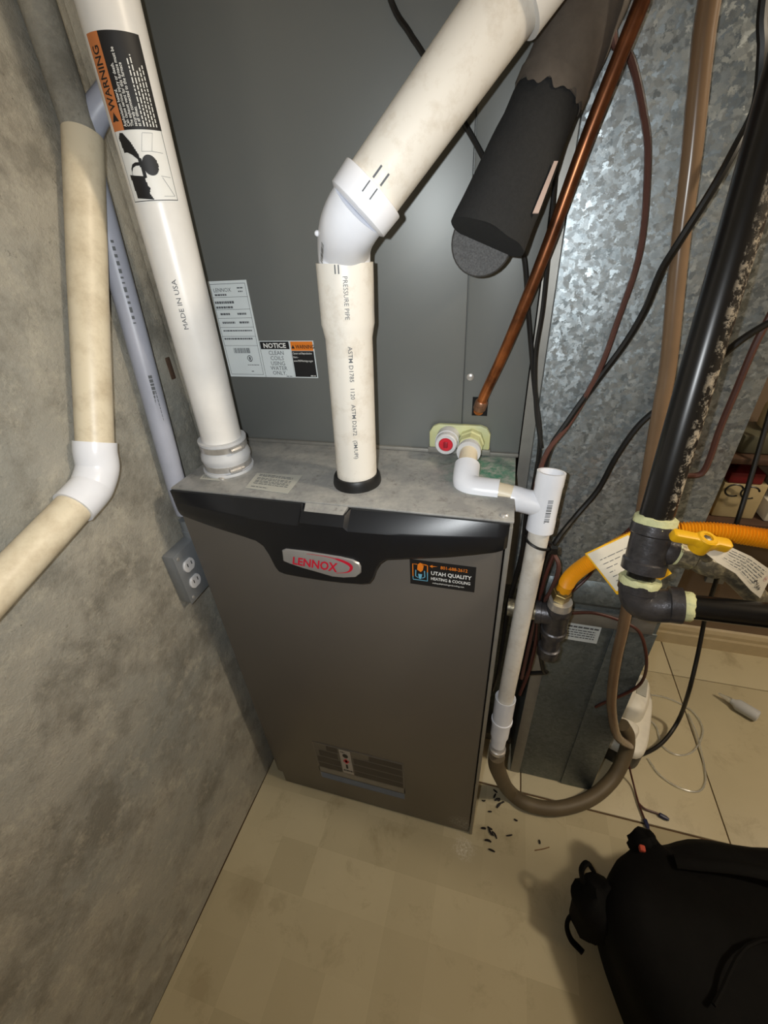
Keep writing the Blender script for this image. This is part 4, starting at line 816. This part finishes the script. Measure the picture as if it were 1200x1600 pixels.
# hang tags
cp = [Vector(p) for p in PATHS['card']]
card = MB().prism(cp, FWD * 0.0012).build('hang_card', 'yellow_handle'); tag(card, 'white printed card with yellow border hung behind the iron tee', 'card')
cc_ = sum(cp, Vector()) / len(cp); inner = [cc_ + (p - cc_) * 0.90 + (Vector(cp[0]) - cc_) * 0.06 - FWD * 0.0006 for p in cp]
inn = MB().prism(inner, -FWD * 0.0005).build('card_sheet', 'paper_cream', card)
cuv = (cp[1] - cp[0]), (cp[5] - cp[0]); cm = lambda u, v: cp[0] + cuv[0] * u + cuv[1] * v - FWD * 0.0040
a = MB(); [dashes(a, cm, 0.14, 0.80 - 0.2 * abs(v - 0.4), v, 0.014, 0.05, 0.16, 0.03) for v in (0.22, 0.32, 0.42, 0.52, 0.62, 0.72)]; a.build('card_print', 'grey_print', inn)
tg_ = [Vector(p) for p in PATHS['tag']]
pairs = [(tg_[1], tg_[0]), (tg_[2].lerp(tg_[1], 0.5), tg_[11]), (tg_[2], tg_[10]), (tg_[3], tg_[9]), (tg_[4], tg_[8]), (tg_[5], tg_[7])]
vsT = []; 
for p, q in pairs: vsT += [p, q, p + FWD * 0.0009, q + FWD * 0.0009]
fsT = []
for i in range(len(pairs) - 1):
    a0, b0_ = i * 4, i * 4 + 4
    fsT += [(a0, a0 + 1, b0_ + 1, b0_), (a0 + 2, b0_ + 2, b0_ + 3, a0 + 3), (a0, b0_, b0_ + 2, a0 + 2), (a0 + 1, a0 + 3, b0_ + 3, b0_ + 1)]
fsT += [(0, 2, 3, 1), (len(vsT) - 4, len(vsT) - 3, len(vsT) - 1, len(vsT) - 2)]
pt = MB().add(vsT, fsT).build('paper_tag', 'paper_cream', sharp=60); tag(pt, 'cream paper tag with handwriting and a red stamp hanging from the yellow valve handle', 'tag')
def tagmap(u, v):
    k = min(len(pairs) - 2, int(u * (len(pairs) - 1))); f = u * (len(pairs) - 1) - k
    return pairs[k][0].lerp(pairs[k + 1][0], f).lerp(pairs[k][1].lerp(pairs[k + 1][1], f), v) - FWD * 0.0007
a = MB()
for v, u0, u1 in ((0.14, 0.44, 0.80), (0.26, 0.43, 0.80), (0.38, 0.44, 0.80), (0.50, 0.50, 0.78), (0.62, 0.42, 0.80), (0.74, 0.50, 0.78)): dashes(a, tagmap, u0, u1, v, 0.032, 0.02, 0.07, 0.012)
a.build('tag_print', 'grey_print', pt)
a = MB(); random.seed(3)
stroke(a, tagmap, [(0.76 + 0.012 * i, 0.62 + 0.09 * math.sin(i * 2.1) + 0.014 * i) for i in range(12)], 0.008); stroke(a, tagmap, [(0.80 + 0.01 * i, 0.80 + 0.05 * math.sin(i * 1.7)) for i in range(12)], 0.008)
a.build('handwriting', 'black_print', pt)
a = MB(); stroke(a, tagmap, ellipse(0.90, 0.36, 0.028, 0.10, 18) + [(0.928, 0.36)], 0.009); rect(a, tagmap, 0.888, 0.33, 0.912, 0.39); a.build('stamp', 'pink_print', pt)

# ================================================================== CABLES AND HOSES
def cable(name, key, r, mat, label, cat, n=8, res=6):
    P = [Vector(p) for p in PATHS[key]]
    for end, nxt in ((0, 1), (-1, -2)):          # those that leave at the top run on up towards the ceiling
        if P[end].z > 1.40:
            q = P[end] + (P[end] - P[nxt]).normalized() * 0.05 + Z * 0.06; q.y = min(q.y, 0.158)
            ext = [q, q + Z * 0.30, q + Z * 0.75]
            P = ext[::-1] + P if end == 0 else P + ext
    o = MB().tube(P, r, n, res).build(name, mat); return tag(o, label, cat)
cable('discharge_tube', 'tan_tube', 0.0096, 'vinyl_tan', 'long tan vinyl tube hanging down the face of the duct', 'tube', 14)
cable('loop_hose', 'loop_hose', 0.0172, 'vinyl_hose', 'thick dusky hose looping over the floor from drain pipe to pump', 'hose', 18, 8)
cable('black_cable', 'black_cable', 0.0042, 'cable_black', 'thick black cable sweeping across the upper duct beside the gas pipe', 'cable')
cable('thermostat_wire', 'brown_wire', 0.0036, 'wire_brown', 'reddish brown wire arcing down the bright middle of the duct', 'wire')
cable('control_wire', 'cord_upper', 0.0032, 'cable_black', 'black wire crossing behind the vent pipe and foam sleeve', 'wire')
cable('control_wire', 'cord_side', 0.0028, 'cable_black', 'thin black wire running down the coil cabinet right edge', 'wire')
cable('power_whip', 'dark_wire_right', 0.0042, 'cable_black', 'dark brown cable crossing behind the gas pipe to the drain pipe', 'cable')
cable('thermostat_wire', 'brown_pipe_right', 0.0042, 'wire_brown', 'red brown wire with a hooked lower end right of the gas pipe', 'wire')
cable('thermostat_wire', 'red_wire', 0.0026, 'wire_red', 'short dark red wire behind the white and yellow card', 'wire')
cable('thermostat_wire', 'low_wire', 0.0030, 'wire_red', 'thin dark red wire bowed over the filter cabinet front', 'wire')
cable('floor_cable', 'power_cord', 0.0052, 'cable_black', 'black power cable drooping to the floor beside the pump', 'cable', 10)
pw = thing('pump_wire', 'thin dark wire with two blue connectors lying on the floor tile', 'wire', PATHS['plug_wire'][3])
MB().tube(PATHS['plug_wire'], 0.0024, 8, 6).tube(PATHS['plug_wire_b'], 0.0024, 8, 6).build('wire', 'wire_red', pw)
for kk in ('plug_wire', 'plug_wire_b'):
    p, q = Vector(PATHS[kk][-2]), Vector(PATHS[kk][-1]); ax = (q - p).normalized(); ax.z = 0
    MB().lathe(q - ax * 0.004, ax, [(0, 0.003), (0.002, 0.0052), (0.016, 0.0052), (0.020, 0.0035), (0.022, 0.0035)], 8).build('connector', 'blue_plastic', pw)
cable('clear_tubing', 'clear_coil', 0.0021, 'clear', 'thin clear tubing coiled on the floor right of the pump', 'tubing', 8)
cable('clear_tubing', 'clear_coil_b', 0.0021, 'clear', 'outer loop of thin clear tubing nearest the black bag', 'tubing', 8)
# wires bundled behind the drain pipe
cable('control_wire', 'bundle_a', 0.0034, 'cable_black', 'black wire hugging the furnace edge left of the drain pipe', 'wire')
cable('control_wire', 'bundle_b', 0.0034, 'wire_red', 'brown wire running close along the right of the drain pipe', 'wire')

# ================================================================== CONDENSATE PUMP
pump = thing('condensate_pump', 'white condensate pump on a black tank on the floor beside the duct', 'pump', (0.93, 0.36, 0))
pb = MB(); ang = math.radians(-17)
def pr_(x, y, z): c, s = math.cos(ang), math.sin(ang); return Vector((0.925 + x * c - y * s, 0.375 + x * s + y * c, z))
def rring(hx, hy, z, yo=0.0, e=4.0, n=28):
    return [pr_(hx * math.copysign(abs(math.cos(t)) ** (2 / e), math.cos(t)), yo + hy * math.copysign(abs(math.sin(t)) ** (2 / e), math.sin(t)), z) for t in [2 * math.pi * k / n for k in range(n)]]
MB().rings([rring(0.055, 0.118, 0.0), rring(0.058, 0.121, 0.004), rring(0.058, 0.121, 0.055), rring(0.054, 0.117, 0.058)]).build('tank', 'black_rubber', pump, sharp=50)
MB().rings([rring(0.058, 0.121, 0.056), rring(0.059, 0.122, 0.060), rring(0.058, 0.121, 0.074), rring(0.052, 0.115, 0.080)]).build('lid', 'pump_white', pump, sharp=50)
MB().rings([rring(0.040, 0.070, 0.079, 0.040, 3), rring(0.039, 0.069, 0.125, 0.040, 3), rring(0.033, 0.062, 0.135, 0.040, 3), rring(0.012, 0.03, 0.138, 0.040, 3)]).build('motor_cover', 'pump_white', pump, sharp=50)
for kx, ky in ((-0.018, 0.055), (0.016, 0.055)):
    MB().rings([[pr_(kx + 0.012 * sx, ky + 0.030 * sy, z) for sx, sy in ((-1, -1), (1, -1), (1, 1), (-1, 1))] for z in (0.137, 0.140)]).build('cover_recess', 'paper_grey', pump)
MB().rings([rring(0.030, 0.022, 0.079, -0.060, 3), rring(0.029, 0.021, 0.098, -0.060, 3), rring(0.024, 0.016, 0.104, -0.060, 3)]).build('inlet_block', 'pump_white', pump, sharp=50)
MB().lathe(pr_(-0.030, -0.085, 0.078), (-0.1, 0, 1), [(0, 0.016), (0.02, 0.016), (0.022, 0.012)], 16).build('hose_port', 'pump_white', pump)

# ================================================================== LEFT WALL FITTINGS
wp = thing('wall_drain_pipe', 'cream plastic pipe with a white bend running diagonally along the concrete wall', 'pipe', (-0.03, 0.0, 1.0))
WP = [Vector(p) for p in PATHS['wall_pipe']]; WR = 0.0222
MB().tube([WP[0], WP[1], WP[2]], WR, 28, raw=True).build('upper_pipe', 'pvc_cream', wp)
MB().tube([WP[4], WP[5], WP[6] + (WP[6] - WP[4]).normalized() * 1.2], WR, 28, raw=True).build('lower_pipe', 'pvc_cream', wp)
d1 = (WP[2] - WP[1]).normalized(); d2_ = (WP[5] - WP[4]).normalized()
MB().tube([WP[2] - d1 * 0.008, WP[2] + d1 * 0.006, WP[3] + d1 * -0.004, WP[3] + (d1 + d2_) * 0.012, WP[4] - d2_ * 0.022, WP[4] + d2_ * 0.004], 0.0256, 28, 6).build('elbow', 'pvc_bright', wp, sharp=60)
MB().tube([Vector((-0.031, 0.091, 1.372)), Vector((-0.031, 0.0925, 1.45)), Vector((-0.031, 0.097, 2.32))], 0.0188, 24, raw=True).build('dusty_riser', 'concrete', wp)
cd = thing('conduit', 'grey plastic conduit running up the concrete wall behind the cream pipe', 'conduit', PATHS['conduit'][1])
MB().tube(PATHS['conduit'], 0.0160, 20, 6).build('pipe', 'pvc_grey', cd)
CP = [Vector(p) for p in PATHS['conduit']]; cax = (CP[2] - CP[3]).normalized()
a = MB(); dashes(a, cyl_map(CP[3], cax, 0.0160, EYE), 0.03, 0.13, 0.001, 0.0035, 0.002, 0.007, 0.004); dashes(a, cyl_map(CP[2], cax, 0.0160, EYE), 0.045, 0.115, 0.001, 0.005, 0.003, 0.006, 0.0012); a.build('pipe_lettering', 'grey_print', cd)
ob = thing('outlet_box', 'grey steel outlet box on the wall beside the furnace left edge', 'outlet', (-0.04, 0.02, 0.75))
MB().box(-0.050, -0.0265, -0.026, 0.082, 0.704, 0.812).build('box', 'grey_box', ob, bevel=0.003)
MB().box(-0.0265, -0.024, -0.027, 0.083, 0.703, 0.813).build('cover_plate', 'grey_box', ob, bevel=0.001)
for zc in (0.778, 0.740):
    fc = MB().rings([[Vector((x, -0.002 + s_ * 0.0135 * math.cos(t), max(zc - 0.0115, min(zc + 0.0115, zc + s_ * 0.0145 * math.sin(t))))) for t in [2 * math.pi * k / 24 for k in range(24)]] for x, s_ in ((-0.0245, 1.0), (-0.0215, 1.0), (-0.0205, 0.92))]).build('receptacle', 'outlet_white', ob, sharp=40)
    for yo in (-0.007, 0.003): MB().box(-0.0207, -0.0200, yo - 0.0008, yo + 0.0008, zc - 0.001, zc + 0.006).build('slot', 'dark', fc)
for y, z in ((-0.018, 0.803), (-0.018, 0.713)): MB().lathe((-0.024, y, z), X, [(0, 0.0035), (0.0012, 0.0032), (0.0016, 0.001)], 10).build('screw', 'steel', ob)
MB().lathe((-0.0385, 0.046, 0.812), Z, [(0, 0.016), (0.012, 0.016), (0.013, 0.0145), (0.035, 0.0145)], 20).build('conduit_hub', 'grey_box', ob)

# ================================================================== BACKGROUND SHELF ON THE RIGHT
sh = thing('wall_shelf', 'dark brown wooden shelf at the back wall right of the duct', 'shelf', (1.25, 0.68, 0.60))
MB().box(0.96, 1.75, 0.575, 0.76, 0.598, 0.618).build('board', 'wood', sh, bevel=0.002)
MB().box(0.96, 1.75, 0.575, 0.76, 0.775, 0.790).build('board', 'wood', sh, bevel=0.002)
for x in (0.962, 1.72): MB().box(x, x + 0.022, 0.58, 0.76, 0.618, 0.775).build('upright', 'wood', sh, bevel=0.001)
for x in (1.10, 1.60): MB().prism([(x, 0.75, 0.598), (x, 0.60, 0.598), (x, 0.75, 0.50)], (0.02, 0, 0)).build('bracket', 'wood', sh)
j = thing('jug', 'cream plastic jug with a yellow label on the upper shelf', 'jug', (1.12, 0.65, 0.79))
MB().rings([[Vector((1.135 + s * 0.055 * math.copysign(abs(math.cos(t)) ** 0.6, math.cos(t)), 0.655 + s * 0.05 * math.copysign(abs(math.sin(t)) ** 0.6, math.sin(t)), z)) for t in [2 * math.pi * k / 24 for k in range(24)]] for z, s in ((0.791, 0.92), (0.797, 1.0), (0.88, 1.0), (0.91, 0.85), (0.935, 0.4), (0.96, 0.32))]).build('body', 'cream_box', j, sharp=50)
MB().lathe((1.135, 0.655, 0.958), Z, [(0, 0.022), (0.018, 0.022), (0.02, 0.018)], 16).build('cap', 'black_rubber', j)
MB().box(1.095, 1.165, 0.6035, 0.6055, 0.81, 0.86).build('label', 'yellow_box', j)
tag(MB().box(1.03, 1.10, 0.60, 0.70, 0.7905, 0.835).build('plastic_case', 'green_grey', bevel=0.006), 'greenish grey plastic case on the upper shelf end', 'case')
tag(MB().box(1.035, 1.105, 0.60, 0.70, 0.714, 0.742).build('red_box', 'red_box', bevel=0.003), 'dark red flat box on a white box on the lower shelf', 'box')
tag(MB().box(1.03, 1.12, 0.60, 0.71, 0.6185, 0.7135).build('white_box', 'cream_box', bevel=0.003), 'cream cardboard box on the lower shelf under the red one', 'box')
tag(MB().box(0.987, 1.026, 0.60, 0.66, 0.6185, 0.645).build('yellow_box', 'yellow_box', bevel=0.003), 'small yellow box at the left end of the lower shelf', 'box')
tag(MB().box(1.14, 1.25, 0.595, 0.70, 0.6185, 0.665).build('carton', 'paper_cream', bevel=0.003), 'low cream carton beside the cream cardboard box', 'carton')
hk_ = MB(); 
for q in range(2):
    hk_.tube([(1.050 + 0.018 * math.cos(t) + 0.03 * q, 0.590 - 0.006 * q, 0.700 + 0.016 * math.sin(t)) for t in [0.3 + 5.0 * i / 16 for i in range(17)]], 0.0022, 6, raw=True)
tag(hk_.build('wire_clip', 'cable_black'), 'black looped wire clip hanging at the shelf front', 'clip')
tag(MB().box(1.165, 1.215, 0.748, 0.762, 0.285, 0.335).build('wall_plate', 'grey_box', bevel=0.003), 'small grey plate on the tan wall below the tag', 'plate')

# small bottle lying on the floor
bt_ = thing('bottle', 'small clear bottle lying on the floor tiles near the baseboard', 'bottle', (1.26, 0.53, 0))
B0, B1 = Vector((1.305, 0.487, 0.0185)), Vector((1.225, 0.545, 0.0185)); bA = (B1 - B0).normalized()
MB().lathe(B0, bA, [(0, 0.012), (0.003, 0.0175), (0.052, 0.0178), (0.062, 0.010), (0.070, 0.008)], 20).build('body', 'bottle_label', bt_, sharp=50)
MB().lathe(B0 + bA * 0.068, bA, [(0, 0.0085), (0.004, 0.0085), (0.030, 0.004), (0.034, 0.0025)], 14).build('nozzle', 'clear', bt_)

# ================================================================== BLACK TOOL BAG
bag = thing('tool_bag', 'black fabric tool bag slumped on the floor in the lower right corner', 'bag', (0.98, -0.2, 0))
def bag_body():
    from mathutils import noise as nz
    out = [(0.864, 0.024), (0.899, 0.014), (0.983, 0.047), (1.109, 0.066), (1.30, 0.085), (1.52, 0.06), (1.56, -0.2), (1.50, -0.62), (1.20, -0.70), (0.96, -0.62), (0.872, -0.40), (0.817, -0.253), (0.798, -0.204), (0.781, -0.152), (0.775, -0.10), (0.800, -0.045), (0.839, -0.011)]
    P = smooth([(x, y, 0) for x, y in out + [out[0]]], 4)[:-1]; c = Vector((1.14, -0.26, 0)); b = MB(); rs = []
    for z, k in ((0.0, 0.93), (0.012, 0.965), (0.06, 0.99), (0.12, 1.0), (0.16, 0.995), (0.19, 0.95), (0.205, 0.86), (0.212, 0.65), (0.20, 0.35), (0.196, 0.1)):
        r = []
        for p in P:
            q = c + (p - c) * k; n_ = nz.noise(Vector((q.x * 9, q.y * 9, z * 7))) * (0.012 if z > 0.02 else 0); d_ = (p - c).normalized()
            q = q + d_ * n_; zz = z + (0.02 * nz.noise(Vector((q.x * 8, q.y * 8, 3))) if z > 0.15 else 0); r.append(Vector((q.x, q.y, zz)))
        rs.append(r)
    b.rings(rs); return b
bag_body().build('body', 'bag', bag, sharp=60)
def lump(c, rx, ry, rz, seed, n=20, m_=10):
    from mathutils import noise as nz
    b = MB(); rs = []
    for i in range(m_ + 1):
        th_ = -math.pi / 2 + math.pi * (i + 0.02) / (m_ + 0.04); r = []
        for k in range(n):
            t = 2 * math.pi * k / n; d_ = Vector((math.cos(th_) * math.cos(t), math.cos(th_) * math.sin(t), math.sin(th_)))
            s = 1 + 0.25 * nz.noise(d_ * 2.2 + Vector((seed, 0, 0))); r.append(Vector((c[0] + rx * d_.x * s, c[1] + ry * d_.y * s, max(0.001, c[2] + rz * d_.z * s))))
        rs.append(r)
    return b.rings(rs)
lump((0.775, -0.105, 0.10), 0.050, 0.052, 0.075, 4).build('side_pocket', 'bag', bag, sharp=60)
lump((0.868, 0.006, 0.165), 0.030, 0.026, 0.035, 8).build('strap_anchor', 'bag_dark', bag, sharp=60)
MB().tube([(0.742, -0.085, 0.15), (0.737, -0.072, 0.172), (0.748, -0.060, 0.178), (0.762, -0.064, 0.16)], 0.007, 8, 5, flat=((0, 0, 1), 0.6)).build('pull_loop', 'bag_dark', bag)
MB().tube(PATHS['bagstrap'], 0.0068, 8, 5, flat=((0, 0, 1), 0.6)).build('strap', 'bag_dark', bag)
MB().tube([(0.90, -0.03, 0.215), (1.05, -0.02, 0.238), (1.20, -0.05, 0.245), (1.36, -0.10, 0.235)], 0.012, 8, 5, flat=((0, 1, 0), 0.35)).build('handle', 'bag_dark', bag)
MB().tube([(0.90, -0.22, 0.228), (1.0, -0.12, 0.230), (1.2, -0.10, 0.232), (1.42, -0.14, 0.22)], 0.0035, 6, 5).build('zip', 'bag_dark', bag)
MB().box(0.847, 0.858, -0.020, -0.008, 0.185, 0.197).build('tab', 'bag_red', bag, bevel=0.003)

# ================================================================== LITTER ON THE FLOOR
random.seed(11)
for i, p in enumerate(PATHS['debris']):
    L = random.uniform(0.005, 0.0105); r = random.uniform(0.0018, 0.0030); t = random.uniform(0, 6.28); bend = random.uniform(-0.9, 0.9)
    pts = [(p[0] + L * s * math.cos(t + bend * s * 0.6), p[1] + L * s * math.sin(t + bend * s * 0.6), r + 0.0004) for s in (-0.8, -0.3, 0.3, 0.8)]
    o = MB().tube(pts, lambda u: r * (0.6 + 0.4 * math.sin(math.pi * u)), 6, 2).build('scrap', 'scrap'); tag(o, 'lone dark speck lying on the vinyl right of the scattered scraps' if p[0] > 0.6 else 'tiny dark charred scrap in the heap beside the loop hose' if p[1] > 0.05 else 'tiny dark charred scrap scattered right of the furnace front corner', 'scrap',
        'dark specks right of the scraps' if p[0] > 0.6 else 'scraps beside the loop hose' if p[1] > 0.05 else 'scraps by the furnace front corner')
tag(MB().tube([(0.672, 0.003, 0.0016), (0.690, 0.010, 0.0016), (0.706, 0.018, 0.0016)], 0.0011, 6, 4).build('straw', 'straw'), 'thin brown strand lying on the vinyl near the loop hose', 'strand')
